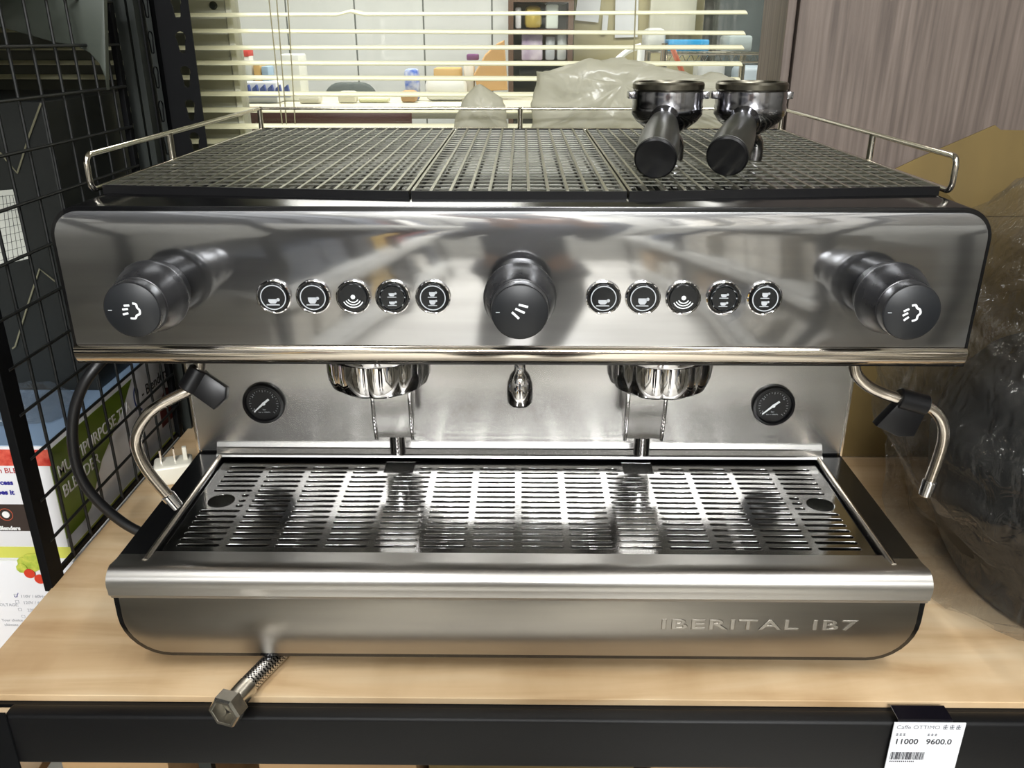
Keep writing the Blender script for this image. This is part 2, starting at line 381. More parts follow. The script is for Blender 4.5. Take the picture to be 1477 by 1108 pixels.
# mesh divider
XM = -.535
div = thing('wire_mesh_divider', 'black wire grid divider standing at the left end of the shelf', 'grid panel', (XM, .3, -.01))
MB().box(XM-.0055, XM+.0045, .1145, .141, -.005, 1.2, .001).box(XM-.004, XM+.004, .508, .520, .0, 1.2, .001).box(XM-.003, XM+.001, .141, .508, .002, .008).build('frame', 'rack', div, smooth=0)
v = MB().cyl((0, 0, 0), (0, 0, 1.195), .0019, n=8).build('vertical_wire', 'wire', div, origin=(0, 0, 0))
for i, y in enumerate((.1745, .2185, .261, .309, .357, .4005, .4443, .487)):
    o = v if i == 0 else dup(v)
    o.location = Vector((XM, y, .003))-wl(div)
h = MB().cyl((0, 0, 0), (0, .385, 0), .0019, n=8).build('horizontal_wire', 'wire', div, origin=(0, 0, 0))
for i in range(21):
    o = h if i == 0 else dup(h)
    o.location = Vector((XM+.0038, .130, .052*i+.0525))-wl(div)
# price tag on the beam
tg = thing('price_tag', 'white price label 11000 and 9600.0 hanging on the black shelf beam', 'price tag', (.381, -.0785, -.066))
MB().box(.347, .4125, -.0795, -.0785, -.067, -.0015, T=None).build('card', mat('tag_paper', (226, 228, 232), .5, var=.02), tg, smooth=0)
lab(MB().box(.350, .4005, -.0783, -.0765, -.0045, .0012, .0006).box(.350, .4005, -.0783, -.060, .0004, .0014, .0004).build('holder', mat('holder_strip', (16, 14, 20), .15), tg, smooth=0), 'glossy dark clip strip')
b = MB()
for t, s, x, z in (('11000', .0088, .3505, -.0265), ('9600.0', .0088, .3795, -.0265)):
    b.mesh(text_mesh(t, s, .00008, offset=.00012), FRONT(x, -.0797, z))
for x, z in ((.350, -.0165), (.379, -.0165)): b.mesh(text_mesh('售售價', .0036, .00005), FRONT(x, -.0797, z)) if False else None
b.build('price_print', mat('tag_ink', (40, 40, 46), .6), tg, smooth=0)
b = MB().mesh(text_mesh('Caffe OTTIMO', .0064, .00005, offset=-.00005), FRONT(.3495, -.0797, -.0085))
for gx in (.3945, .4005, .4065):      # three square characters
    for k in range(3): b.box(gx-.002, gx+.002, -.0798, -.0796, -.0085+.002*k, -.0080+.002*k)
    b.box(gx-.0003, gx+.0003, -.0798, -.0796, -.0085, -.003).box(gx-.002, gx-.0016, -.0798, -.0796, -.0085, -.004)
for x in (.3505, .3795):
    for k in range(3):
        g = x+.0033*k
        for q in range(3): b.box(g, g+.0022, -.0798, -.0796, -.0167+.0011*q, -.0164+.0011*q)
        b.box(g+.001, g+.0013, -.0798, -.0796, -.0167, -.0138)
b.build('grey_print', mat('tag_grey', (96, 96, 104), .6), tg, smooth=0)
b = MB(); x = .3495; random.seed(3)
while x < .3805:
    wd = random.choice((.0003, .0005, .0009)); b.box(x, x+wd, -.0798, -.0796, -.0455, -.0365); x += wd+random.choice((.0003, .0005, .0007))
for k in range(13): b.box(.350+k*.0018, .351+k*.0018, -.0798, -.0796, -.0485, -.0472)
b.build('barcode', mat('tag_ink2', (52, 52, 58), .6), tg, smooth=0)

# ------------------------------------------------------------------ espresso machine
EM = thing('espresso_machine', 'large stainless two-group espresso machine with three black knobs', 'coffee machine', (0, .25, 0))
W = .385
# upper housing: black box with rounded top corners, hollow recess below
MB().prism(rrect(-W, W, .318, .455, .027, 7, (0, 0, 1, 1)), 'y', .0015, .56, .0008).build('upper_housing', 'black_gloss', EM)
MB().box(-W+.002, W-.002, .2265, .56, .02, .3175, .001).build('rear_housing', 'black_satin', EM)
# lower housing: U section
out = rrect(-W, W, .021, .1185, .047, 8, (1, 1, 0, 0))
U = [p for p in out[:18]]+[(W, .1185), (.3525, .1185), (.3525, .045), (-.3525, .045), (-.3525, .1185), (-W, .1185)]
MB().prism(U, 'y', -.0155, .2264, 0).box(-.3525, .3525, -.0155, -.012, .045, .112).box(-.3525, .3525, .22, .2264, .045, .112).build('lower_housing', 'black_gloss', EM, smooth=30)
# fascia plate
hx = .3805
fas = MB().prism(rrect(-hx, hx, .3365, .4512, .0225, 8, (0, 0, 1, 1)), 'y', -.0012, .0014, .0005).build('fascia', 'fascia_steel', EM)
prof = [(.0012, .3362), (-.0022, .3362), (-.0044, .3345), (-.0052, .331), (-.0046, .3265), (-.0022, .3225), (.002, .3192), (.008, .3175), (.03, .3172), (.03, .3185), (.0012, .3200)]
MB().prism(prof, 'x', -.3822, .3822, 0).build('fascia_trim', mat('polished_trim', (214, 205, 192), .1, 1), EM, smooth=60)
MB().box(-.372, .372, .03, .2262, .3125, .3179, .001).build('underside_panel', 'tray_steel', EM)
# back plate and its bottom lip
MB().box(-.3835, .3835, .2236, .2262, .1215, .3175).build('back_plate', 'steel', EM)
MB().prism([(.2236, .1335), (.2215, .1335), (.2195, .1285), (.2175, .1275), (.2165, .1215), (.2135, .1205), (.2125, .1185), (.2236, .1185)], 'x', -.3605, .3605).build('splash_lip', 'steel', EM, smooth=25)
for s in (-1, 1):
    MB().box(s*.3835, s*.3858, .2215, .2262, .119, .3175).build('edge_trim', 'rail_chrome', EM, smooth=0)
    MB().cyl((s*.3563, -.004, .1178), (s*.3563, .219, .1178), .0032, n=12).build('tray_rail', 'satin_tube', EM)
# tray front: rolled top and flat face
pr = [(.0125, .1185), (-.006, .1205), (-.0125, .1290-.004), (-.0185, .1275-.002)]
roll = [(.013, .1150), (.013, .1180), (-.004, .1195)]
for i in range(13):
    a = math.radians(100+i*100/12); roll.append((-.0125+.0165*math.cos(a), .1065+.0150*math.sin(a)))
roll += [(-.0275, .0955), (-.0245, .0925), (-.0238, .0900), (-.0130, .0900)]
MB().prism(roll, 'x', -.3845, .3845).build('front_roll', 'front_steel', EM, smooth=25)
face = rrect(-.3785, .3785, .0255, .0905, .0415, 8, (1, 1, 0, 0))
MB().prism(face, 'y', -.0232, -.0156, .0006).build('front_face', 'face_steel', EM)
MB().prism(rrect(-.3845, .3845, .0203, .0896, .0465, 8, (1, 1, 0, 0)), 'y', -.0212, -.0150, .0006).build('face_gasket', 'black_gloss', EM)
tm = text_mesh('IBERITAL IB7', .0158, .0003, bevel=.00035, sx=1, offset=0, spacing=1.12)
xs = [v.co.x for v in tm.vertices]; kx = .186/(max(xs)-min(xs)); tm.transform(Matrix.Translation((-min(xs), 0, 0))); tm.transform(Matrix.Diagonal((kx, 1, 1, 1)))
lab(MB().mesh(tm, FRONT(.1375, -.0234, .0585)).build('embossed_lettering', 'face_steel', EM), 'raised steel letters IBERITAL IB7')
# inner drip basin
MB().box(-.351, .351, -.010, .2195, .046, .049).box(-.351, -.3495, -.010, .2195, .049, .110).box(.3495, .351, -.010, .2195, .049, .110)\
    .box(-.3495, .3495, -.010, -.0085, .049, .110).box(-.3495, .3495, .218, .2195, .049, .110).build('drip_basin', 'basin', EM, smooth=0)
# slotted grate
px_ = .0489; py_ = .01095
loops = [rrect(-.3505, .3505, .0135, .2175, .003, 2)]
SQ = (-.1395, .1395)
for s in SQ: loops.append([(s-.0175, .1825), (s+.0175, .1825), (s+.0175, .2105), (s-.0175, .2105)])
fing = ((-.3235, .1165), (.3265, .1155))
for f in fing: loops.append(circle(f[0], f[1], .0148, 24))
for r in range(16):
    y = .0295+py_*r
    for c in range(-7, 7):
        x0 = c*px_+.0028; x1 = (c+1)*px_-.0028
        if r >= 14:
            for s in SQ:
                if x0 < s-.022 < x1: x1 = s-.0235
                elif x0 < s+.022 < x1: x0 = s+.0235
                elif x0 > s-.022 and x1 < s+.022: x1 = x0
        skip = False
        for f in fing:
            if abs(y-f[1]) < .0175:
                if f[0] < 0 and x0 < f[0]+.018: x0 = max(x0, f[0]+.0185)
                if f[0] > 0 and x1 > f[0]-.018: x1 = min(x1, f[0]-.0185)
        if x1-x0 > .0085: loops.append(stadium((x0+x1)/2, y, x1-x0, .0029, 5))
MB().mesh(curve_mesh(loops, .0006, .0005), Matrix.Translation((0, 0, .1135))).build('slotted_grate', 'tray_steel', EM, smooth=60)
# braces under the grate
for x in (-.22, -.075, .075, .22):
    MB().box(x-.004, x+.004, .0135, .2175, .1045, .1122).build('grate_brace', 'tray_steel', EM, smooth=0)
for s in (-.31, .31):
    MB().cyl((s, .02, .049), (s, .02, .1125), .008, n=16, bev=.001).build('grate_foot', 'black_satin', EM)
lab(MB().cyl((.05, .075, .049), (.05, .075, .056), .016, n=24, bev=.002).build('drain', 'chrome', EM), 'round chrome drain')
# feet
for x in (-.33, .33):
    for y in (.04, .5):
        MB().lathe([(.024, 0), (.026, .004), (.022, .010), (.018, .0215)], Matrix.Translation((x, y, 0)), 24).build('foot', 'black_satin', EM)
# cup warmer on top
pit = mat('grate_pit', (4, 4, 4), .9, spec=0)
ZG = .462
tray_pts = [(-.364, .062), (-.091, .034), (.091, .034), (.364, .062), (.364, .562), (-.364, .562)]
MB().prism(tray_pts, 'z', .4522, .4535, 0).build('cup_tray_base', pit, EM, smooth=0)
def yfront(x): return .034 if abs(x) <= .0915 else .034+(abs(x)-.091)*.028/.273
barmat = mat('grate_bar', (176, 174, 160), .3, 1); crossmat = mat('cross_bar', (168, 168, 158), .32, 1)
for (xa, xb, dark) in ((-.364, -.0925, 0), (-.0905, .0905, 1), (.0925, .364, 0)):
    fr = MB()
    def edge(p, q, wd=.0022):
        p = Vector(p); q = Vector(q); d = (q-p).normalized(); nrm = Vector((-d.y, d.x))*wd/2
        fr.prism([tuple(p-nrm), tuple(q-nrm), tuple(q+nrm), tuple(p+nrm)], 'z', .4537, ZG, 0)
    edge((xa, yfront(xa)), (xb, yfront(xb))); edge((xa, .5595), (xb, .5595)); edge((xa+.0011, yfront(xa)), (xa+.0011, .56)); edge((xb-.0011, yfront(xb)), (xb-.0011, .56))
    panel = fr.build('cup_grate', 'black_satin', EM, smooth=0)
    n = 17 if not dark else 11
    step = (xb-xa)/n
    for i in range(0, n+1):
        x = xa+step*i; x = min(max(x, xa+.0012), xb-.0012)
        MB().box(x-.00125, x+.00125, yfront(x)+.0012, .5590, ZG-.0035, ZG+.0003).build('grate_bar', barmat, panel, smooth=0)
    cb = MB(); k = 0; y = .070 if not dark else .0465
    while y < .555:
        cb.box(xa+.0015, xb-.0015, y-.0007, y+.0007, ZG-.0011, ZG-.0001); y += .0205
    stuff(cb.build('cross_bars', crossmat, panel, smooth=0))
# gallery rail
def rail_loop(pts, r=.0026): return MB().tube(pts, r, 10, smooth=False)
def arc(c, r, a0, a1, n, f): return [f(c[0]+r*math.cos(a0+(a1-a0)*i/n), c[1]+r*math.sin(a0+(a1-a0)*i/n)) for i in range(n+1)]
RX = .3685; RY = .566; RZ0 = .4595; RZ1 = .4885
for s in (-1, 1):
    f = lambda y, z: (s*RX, y, z)
    pts = [(s*RX, RY, RZ1)]+arc((.050+.008, RZ1-.008), .008, PI/2, PI, 5, f)+arc((.050+.008, RZ0+.008), .008, PI, 1.5*PI, 5, f)+[(s*RX, RY, RZ0)]
    rail_loop(pts).build('side_rail', 'rail_chrome', EM)
    MB().cyl((s*RX, .235, RZ0-.006), (s*RX, .235, RZ1), .0034, n=12).build('rail_post', 'rail_chrome', EM)
    MB().cyl((s*RX, RY, RZ0-.008), (s*RX, RY, RZ1+.0026), .0036, n=12).build('rail_post', 'rail_chrome', EM)
for z in (RZ0+.001, RZ1):
    MB().cyl((-RX, RY, z), (RX, RY, z), .0022, n=10).build('rear_rail', 'rail_chrome', EM)
MB().cyl((0, RY, RZ0-.008), (0, RY, RZ1+.002), .0036, n=12).build('rail_post', 'rail_chrome', EM)

# knobs
def stroke(pts, wd):
    out = []
    b = MB(); b.tube([(x, y, 0) for x, y in pts], wd/2, 8, smooth=len(pts) > 2, sub=4)
    me = bpy.data.meshes.new('s'); b.bm.transform(Matrix.Diagonal((1, 1, .12, 1))); b.bm.to_mesh(me); b.bm.free(); return me
def knob(x, z, kind, roll=0):
    T = Matrix.Translation((x, -.0012, z)) @ Matrix.Rotation(PI/2, 4, 'X')
    k = MB().lathe([(.0, 0), (.0250, 0), (.0256, .002), (.0262, .0150), (.0285, .0155), (.0297, .0170), (.0298, .0195), (.0290, .0210), (.0278, .028), (.0246, .042), (.0233, .0455), (.0226, .0458), (.0226, .0555), (.0222, .057), (0, .057)], T, 56).build('knob', 'knob', EM)
    b = MB().lathe([(0, .0568), (.0213, .0568), (.0216, .0574), (.0210, .0579), (0, .0579)], T, 48); b.build('knob_face', 'knob_face', k)
    ic = MB(); F = FRONT(x, -.0012-.0580, z, roll)
    if kind == 'steam':
        for (a, b_) in (((-.0062, .0026), (-.0020, .0036)), ((-.0072, -.0008), (-.0030, .0006)), ((-.0066, -.0048), (-.0026, -.0028))):
            ic.mesh(stroke([a, b_], .0016), F)
        c = [(.0002, .0058), (.0030, .0056), (.0040, .0030), (.0058, .0016), (.0062, -.0016), (.0040, -.0034), (.0030, -.0060), (-.0006, -.0066)]
        ic.mesh(stroke(c, .0017), F)
    else:
        for (a, b_) in (((-.0008, .0062), (.0064, .0044)), ((-.0034, .0030), (.0038, -.0004)), ((-.0060, .0002), (-.0006, -.0050))):
            ic.mesh(stroke([a, b_], .0018), F)
    ic.build('symbol', 'white_print', k)
    mk = MB().box(-.0185, -.0155, -.0003, .0003, 0, .0001); mk.bm.transform(FRONT(x, -.0591, z)); mk.build('index_mark', 'silver_print', k)
knob(-.2995, .3855, 'steam', -.2); knob(.0012, .3848, 'water', 0); knob(.3025, .3855, 'steam', .22)

# buttons
def cup(cx, cy, s, tall):
    w2 = .0030*s; hh = (.0030 if not tall else .0044)*s
    return [[(cx-w2, cy+hh), (cx-w2*.95, cy+hh*.4), (cx-w2*.55, cy), (cx+w2*.55, cy), (cx+w2*.95, cy+hh*.4), (cx+w2, cy+hh)],
            circle(cx+w2*1.22, cy+hh*.86, .00115*s, 10), [(cx-w2*1.5, cy-.0013*s), (cx+w2*1.5, cy-.0013*s), (cx+w2*1.4, cy-.0006*s), (cx-w2*1.4, cy-.0006*s)]]
def button(x, kind):
    z = .380; T = Matrix.Translation((x, -.0012, z)) @ Matrix.Rotation(PI/2, 4, 'X')
    b = MB().lathe([(.0134, 0), (.0146, 0), (.0149, .001), (.0146, .0019), (.0138, .0022), (.0133, .0018), (.0132, .0003)], T, 40).build('button', 'chrome', EM)
    MB().lathe([(0, .0002), (.0132, .0002), (.0132, .0008), (0, .0008)], T, 40).build('recess', 'black_gloss', b)
    MB().lathe([(0, .0008), (.0118, .0008), (.0118, .0022), (.0112, .0028), (0, .0030)], T, 40).build('button_cap', 'button_black', b)
    ic = MB(); F = FRONT(x, -.0012-.0031, z)
    def put(lp): ic.mesh(curve_mesh(lp, .0003), F)
    if kind < 5 and kind != 3: put([circle(0, 0, .0108, 36), circle(0, 0, .0100, 36)])
    if kind == 1:
        for l in cup(-.0006, -.0052, 1.25, False): put([l])
    if kind == 2:
        for l in cup(-.0006, -.0052, 1.2, True): put([l])
    if kind == 3:
        put([circle(0, .0006, .0019, 14)])
        for r in (.0046, .0068, .0090):
            ic.mesh(stroke([(r*math.sin(t), .0006-r*math.cos(t)) for t in [math.radians(-62+124*i/6) for i in range(7)]], .0009), F)
    if kind in (4, 5):
        t = kind == 5
        for l in cup(-.0004, .0014, .85, t): put([l])
        for l in cup(-.0004, -.0058, .85, t): put([l])
    if kind == 4: put([circle(0, 0, .0108, 36), circle(0, 0, .0100, 36)])
    if kind == 5: put([circle(0, 0, .0108, 36), circle(0, 0, .0100, 36)])
    ic.build('symbol', 'white_print' if kind == 3 else 'silver_print', b, smooth=0)
for i, x in enumerate((-.2052, -.1719, -.1383, -.1053, -.0715)): button(x, i+1)
for i, x in enumerate((.0710, .1040, .1376, .1712, .2053)): button(x, i+1)

# gauges
for s, x in ((-1, -.2985), (1, .2965)):
    z = .1845; T = Matrix.Translation((x, .2236, z)) @ Matrix.Rotation(PI/2, 4, 'X')
    g = MB().lathe([(.0205, 0), (.0248, 0), (.0250, .004), (.0240, .0065), (.0212, .0070), (.0205, .0062), (.0203, .003)], T, 40).build('pressure_gauge', 'black_satin', EM)
    MB().lathe([(0, .0020), (.0205, .0020), (.0205, .0032), (0, .0032)], T, 40).build('dial', mat('dial_black', (12, 13, 14), .3), g)
    tk = MB(); F = FRONT(x, .2236-.0034, z)
    for k in range(25):
        a = math.radians(225-270*k/24); r0 = .0158 if k % 4 else .0145
        tk.mesh(stroke([(r0*math.cos(a), r0*math.sin(a)), (.0172*math.cos(a), .0172*math.sin(a))], .0004), F)
    for t, sz, dx, dy in (('bar', .0030, -.002, -.0085), ('bar x 100kPa', .0026, -.0072, -.0118), ('0', .0032, -.0125, -.0085), ('3', .003, -.0128, .0075), ('6', .003, .0105, .0075)): tk.mesh(text_mesh(t, sz, .00003), FRONT(x+dx, .2236-.0034, z+dy))
    tk.build('dial_print', 'silver_print', g, smooth=0)
    tk = MB().mesh(curve_mesh([[(-.0125, -.0100), (-.0115, -.0108), (.0012, .0000), (.0072, .0048), (.0058, .0066), (-.0012, .0012)]], .0005), FRONT(x, .2236-.0040, z))
    tk.mesh(curve_mesh([circle(0, 0, .0020, 16)], .0008), FRONT(x, .2236-.0040, z)); tk.build('needle', 'white_print', g, smooth=0)

# group heads with spouts
def group(x):
    T = Matrix.Translation((x, .112, 0))
    bump = lambda a, z: 1+(.035*math.cos(10*a) if z < .272 else 0)
    g = MB().lathe([(.040, .3170), (.0535, .3165), (.0545, .302), (.0545, .294), (.0530, .2915), (.045, .291)], T, 60).build('group_head', 'chrome', EM)
    sc = lambda a, z: 1+.055*(abs(math.cos(5*a+.3))**.5-.6)
    MB().lathe([(.0515, .2925), (.0518, .278), (.0508, .268), (.0478, .2600), (.0425, .2562), (0, .2555)], T, 108, rfun=sc).build('scalloped_collar', 'chrome', g, smooth=30)
    MB().box(x-.030, x+.030, .13, .2235, .272, .316, .004).build('mount_block', 'chrome', g)
    # arm that drops behind the head to the outlet
    sx = x+(.001 if x < 0 else -.001)
    MB().prism([(.166, .272), (.167, .215), (.171, .183), (.178, .1620), (.188, .1605), (.205, .198), (.2233, .245), (.2233, .272)], 'x', sx-.0185, sx+.0185).build('outlet_body', 'steel', g, smooth=35)
    for q in (-1, 1):
        MB().prism([(.164, .272), (.165, .214), (.169, .181), (.176, .1600), (.188, .1590), (.206, .197), (.2234, .244), (.2234, .272)], 'x', sx+q*.0185, sx+q*.0225, .0008).build('outlet_flange', 'chrome', g, smooth=35)
    MB().lathe([(.0, .1365), (.0074, .1365), (.0092, .1375), (.0092, .1615), (.0, .1615)], Matrix.Translation((sx+.001, .190, 0)), 28).build('nozzle', 'chrome', g)
group(-.1410); group(.1415)
# hot water tap
MB().lathe([(0, .2295), (.0105, .2295), (.0130, .2325), (.0134, .246), (.0128, .254), (.0098, .2625), (.0060, .2675), (.0056, .275), (.0056, .3170), (0, .317)], Matrix.Translation((.0014, .12, 0)), 32).build('water_spout', 'chrome', EM)

# steam wands
def wand(pts, gr, side):
    wv = MB().tube(pts, .0054, 14, sub=8).build('steam_wand', 'satin_tube', EM)
    a = Vector(pts[-2]); e = Vector(pts[-1]); d = (e-a).normalized()
    MB().cyl(e-d*.004, e+d*.013, .0068, .0060, n=20, bev=.001).build('wand_tip', 'chrome', wv)
    p0, p1 = Vector(gr[0]), Vector(gr[1]); ax = (p1-p0).normalized()
    MB().cyl(p0, p1, .0098, .0098, n=24, bev=.0012).build('grip_sleeve', 'black_satin', wv)
    # flared finger tab hanging off the sleeve
    dn = Vector(gr[2]); dn = (dn-ax*dn.dot(ax)).normalized(); nn = ax.cross(dn)
    T = Matrix(((ax.x, dn.x, nn.x, p0.x), (ax.y, dn.y, nn.y, p0.y), (ax.z, dn.z, nn.z, p0.z), (0, 0, 0, 1)))
    L = (p1-p0).length
    tab = MB(); tab.prism([(.0, .003), (L, .003), (L+gr[3], .030), (L*.5, .0345), (-gr[4], .030)], 'z', -.0062, .0062, .0018, T=T)
    tab.build('grip_tab', 'black_satin', wv)
pL = [at(287, 512, .045), at(288, 526, .045), at(284, 545, .042), at(273, 562, .038), at(256, 571, .035), at(223, 589, .03), at(204, 611, .03), at(196, 634, .03), at(201, 657, .03), at(215, 682, .03), at(245, 718, .03)]
wand(pL, [at(289, 532, .044), at(271, 563, .037), (.95, 0, -.22), .003, -.002], -1)
pR = [at(1232, 512, .035), at(1232, 526, .035), at(1236, 541, .034), at(1251, 556, .033), at(1273, 567, .032), at(1297, 575, .03), at(1334, 584, .03), at(1352, 596, .03), at(1361, 615, .03), at(1360, 638, .03), at(1352, 665, .03), at(1340, 698, .03)]
wand(pR, [at(1295, 574, .031), at(1336, 585, .03), (-.15, 0, -1), .000, .010], 1)

# power cord (fixed to the machine)
MB().tube([(-.384, .36, .21), (-.43, .33, .262), (-.4700, .215, .2450), (-.5050, .190, .1900), (-.5130, .185, .1100), (-.4850, .190, .0500), (-.4450, .20, .0160), (-.392, .23, .0070), (-.36, .30, .0068)], .0062, 12, sub=8).build('power_cord', 'cable', EM)
tag(MB().tube([(-.405, .505, .012), (-.415, .49, .06), (-.42, .49, .16), (-.43, .50, .26), (-.46, .515, .30)], .006, 10).build('cable', 'cable'), 'black cable rising behind the left rear corner of the machine', 'cable')

# braided hose with nut
hs = thing('braided_hose', 'braided steel hose with hexagonal nut poking out under the front', 'hose', (-.25, -.03, 0))
hp = [Vector(p) for p in ((-.215, .05, .0095), (-.2395, -.008, .0095), (-.2530, -.0420, .0095), (-.2590, -.0600, .0105))]
for q in hp: q.z += .001
brd = mat('braid', (178, 176, 172), .28, 1); nt = brd.node_tree
tc = nt.nodes.new('ShaderNodeTexCoord'); mp = nt.nodes.new('ShaderNodeMapping'); mp.inputs['Rotation'].default_value = (0, 0, .38)
ck = nt.nodes.new('ShaderNodeTexChecker'); ck.inputs['Scale'].default_value = 520; ck.inputs['Color1'].default_value = (.75, .74, .72, 1); ck.inputs['Color2'].default_value = (.03, .03, .035, 1)
nt.links.new(tc.outputs['Object'], mp.inputs[0]); nt.links.new(mp.outputs[0], ck.inputs[0]); nt.links.new(ck.outputs[0], nt.nodes['Principled BSDF'].inputs['Base Color'])
MB().tube(hp, .0092, 16, sub=10).build('braid', brd, hs)
d = (Vector((-.2670, -.086, .0115))-Vector((-.2590, -.0600, .0105))).normalized(); p = Vector((-.2560, -.0520, .0105))
MB().cyl(p, p+d*.026, .0102, .0102, n=20, bev=.0006).build('ferrule', 'brass_nickel', hs)
T = Matrix.Translation(p+d*.021) @ d.to_track_quat('Z', 'Y').to_matrix().to_4x4()
b = MB(); b.lathe([(.0100, 0), (.0145, .0012), (.0165, .003), (.0165, .0155), (.0150, .0180), (.0125, .0180), (.0120, .0175), (.0118, .004), (.0100, .003)], T, 6)
b.build('hex_nut', 'brass_nickel', hs, smooth=20)
b = MB(); b.lathe([(0, .0035), (.0118, .0035), (.0118, .0045), (0, .0045)], T, 20); b.build('washer', 'black_satin', hs)

# adaptor plug on the shelf
ap = thing('plug_adaptor', 'cream plug adaptor with upright pins lying beside the machine', 'plug', (-.492, .385, 0))
T = Matrix.Translation((-.487, .372, .0)) @ Matrix.Rotation(.35, 4, 'Z')
MB().box(-.026, .026, -.019, .019, 0, .030, .005, 3, T=T).build('body', 'plastic_cream', ap)
for q in (-.015, .003):
    MB().box(q-.001, q+.001, -.004, .004, .029, .049, T=T).build('pin', 'rail_chrome', ap, smooth=0)
MB().box(.014, .020, -.0035, .0035, .029, .049, .001, T=T).build('pin', 'plastic_cream', ap)

# ------------------------------------------------------------------ portafilters on the cup grate
def portafilter(hx_, hy, ex, ey, label, spout_side):
    zc = .5385
    pf = thing('portafilter', label, 'portafilter', (hx_, hy, ZG))
    T = Matrix.Translation((hx_, hy, 0))
    MB().lathe([(.0275, zc-.006), (.0335, zc-.006), (.0352, zc-.004), (.0352, zc+.0005), (.0335, zc+.0025), (.0300, zc+.0025), (.0290, zc+.0005), (.0280, zc-.025), (.020, zc-.030), (0, zc-.030)], T, 48).build('basket', 'rim_metal', pf)
    MB().lathe([(.0290, zc-.0055), (.0348, zc-.006), (.0352, zc-.010), (.0345, zc-.0190), (.0352, zc-.0205), (.0350, zc-.0280), (.0300, zc-.0350), (.0200, zc-.0425), (.0100, zc-.0480), (0, zc-.0485)], T, 48).build('bowl', 'old_chrome', pf)
    for q in (-1, 1):
        MB().box(hx_+q*.033, hx_+q*.0400, hy-.008, hy+.008, zc-.0135, zc-.0065, .0012).build('lug', 'old_chrome', pf)
    H = Vector((hx_, hy, zc-.023)); E = Vector((ex, ey, ZG+.0197)); d = (E-H).normalized()
    # neck
    T2 = Matrix.Translation(H+d*.018) @ d.to_track_quat('Z', 'Y').to_matrix().to_4x4()
    MB().lathe([(.0, 0), (.0180, 0), (.0160, .008), (.0138, .018), (.0130, .024), (.0134, .027), (0, .027)], T2, 28).build('neck', 'old_chrome', pf)
    L = (E-H).length-.018
    h = MB().lathe([(0, .025), (.0128, .025), (.0142, .0275), (.0158, .040), (.0176, .056), (.0188, .072), (.0192, .085), (.0190, L-.0035), (.0184, L-.003), (0, L-.003)], T2, 36).build('handle', 'handle', pf)
    lab(MB().lathe([(0, L-.004), (.0186, L-.004), (.0188, L-.001), (.0172, L+.0005), (0, L+.0010)], T2, 36).build('end_cap', 'black_satin', h), 'glossy black end cap')
    # spout leg
    sp = MB().tube([(hx_+.002, hy+.002, zc-.045), (hx_+spout_side*.010, hy+.016, zc-.052), (hx_+spout_side*.016, hy+.022, zc-.060), (hx_+spout_side*.016, hy+.022, ZG+.0005)], .0075, 14)
    sp.build('pour_spout', 'old_chrome', pf)
portafilter(.1475, .205, .1205, .085, 'chrome portafilter with black handle on the cup grate, the left one', 1)
portafilter(.2300, .205, .1870, .100, 'chrome portafilter with black handle on the cup grate, nearer the right rail', 1)

# ------------------------------------------------------------------ venetian blind in front of the window
YB = .70
bl = thing('venetian_blind', 'cream venetian blind with thin slats hanging in the window', 'blind', (0, YB, .4))
bl.location.z = .9
MB().box(-1.25, at(1080, 0, YB).x, YB-.016, YB+.016, .975, 1.0, .003).build('head_rail', 'slat', bl)
def slat_mesh(x0, x1, kink=None):
    b = MB(); W2 = .0125; n = 6; t = math.radians(13)
    secs = [x0, x1] if kink is None else [x0, kink-.02, kink, kink+.02, x1]
    P = []
    for xx in secs:
        dz = .0045 if (kink is not None and xx == kink) else 0
        row = []
        for i in range(n+1):
            u = -W2+2*W2*i/n; c = .0016*(1-(u/W2)**2)
            row.append(Vector((xx, u*math.cos(t)-c*math.sin(t), u*math.sin(t)+c*math.cos(t)+dz)))
        P.append(row)
    V = [[b.bm.verts.new(p) for p in r] for r in P]; V2 = [[b.bm.verts.new(p+Vector((0, 0, -.0007))) for p in r] for r in P]
    for j in range(len(secs)-1):
        for i in range(n):
            b.bm.faces.new((V[j][i], V[j][i+1], V[j+1][i+1], V[j+1][i])); b.bm.faces.new((V2[j][i], V2[j+1][i], V2[j+1][i+1], V2[j][i+1]))
        b.bm.faces.new((V[j][0], V[j+1][0], V2[j+1][0], V2[j][0])); b.bm.faces.new((V[j][n], V2[j][n], V2[j+1][n], V[j+1][n]))
    b.bm.faces.new(V[0]+V2[0][::-1]); b.bm.faces.new((V[-1]+V2[-1][::-1])[::-1])
    return b
xr = at(1072, 60, YB).x
sl = slat_mesh(-1.2, xr).build('slat', 'slat', bl, origin=(0, 0, 0))
slz = [at(600, y, YB).z for y in (46, 68, 91, 113, 136, 159, 182)]
while slz[-1] > .30: slz.append(slz[-1]-.0235)
for i, z in enumerate(slz):
    o = sl if i == 0 else dup(sl)
    o.location = Vector((0, YB, z))-wl(bl); o.rotation_euler = (0, math.radians((.35, -.1, .1, .3, .2, .1, 0, .1)[i % 8]*.6), 0)
z = at(600, 19, YB).z
k = slat_mesh(-1.2, xr, at(507, 17, YB).x).build('slat', 'slat', bl, origin=(0, 0, 0)); k.location = Vector((0, YB, z))-wl(bl)
k.rotation_euler = (0, math.radians(-.25), 0)
for i in range(1, 15):
    o = dup(sl); o.location = Vector((0, YB, z+.0235*i))-wl(bl); o.rotation_euler = (0, 0, 0)
for (xa, xb) in ((388, 404), (399, 411), (415, 424)):
    p = at(xa, 0, YB-.014); q = at(xb, 150, YB-.014); dr = (q-p).normalized()
    MB().cyl(p-dr*.35, q+dr*.03, .0009, n=6).build('lift_cord', 'cord', bl)
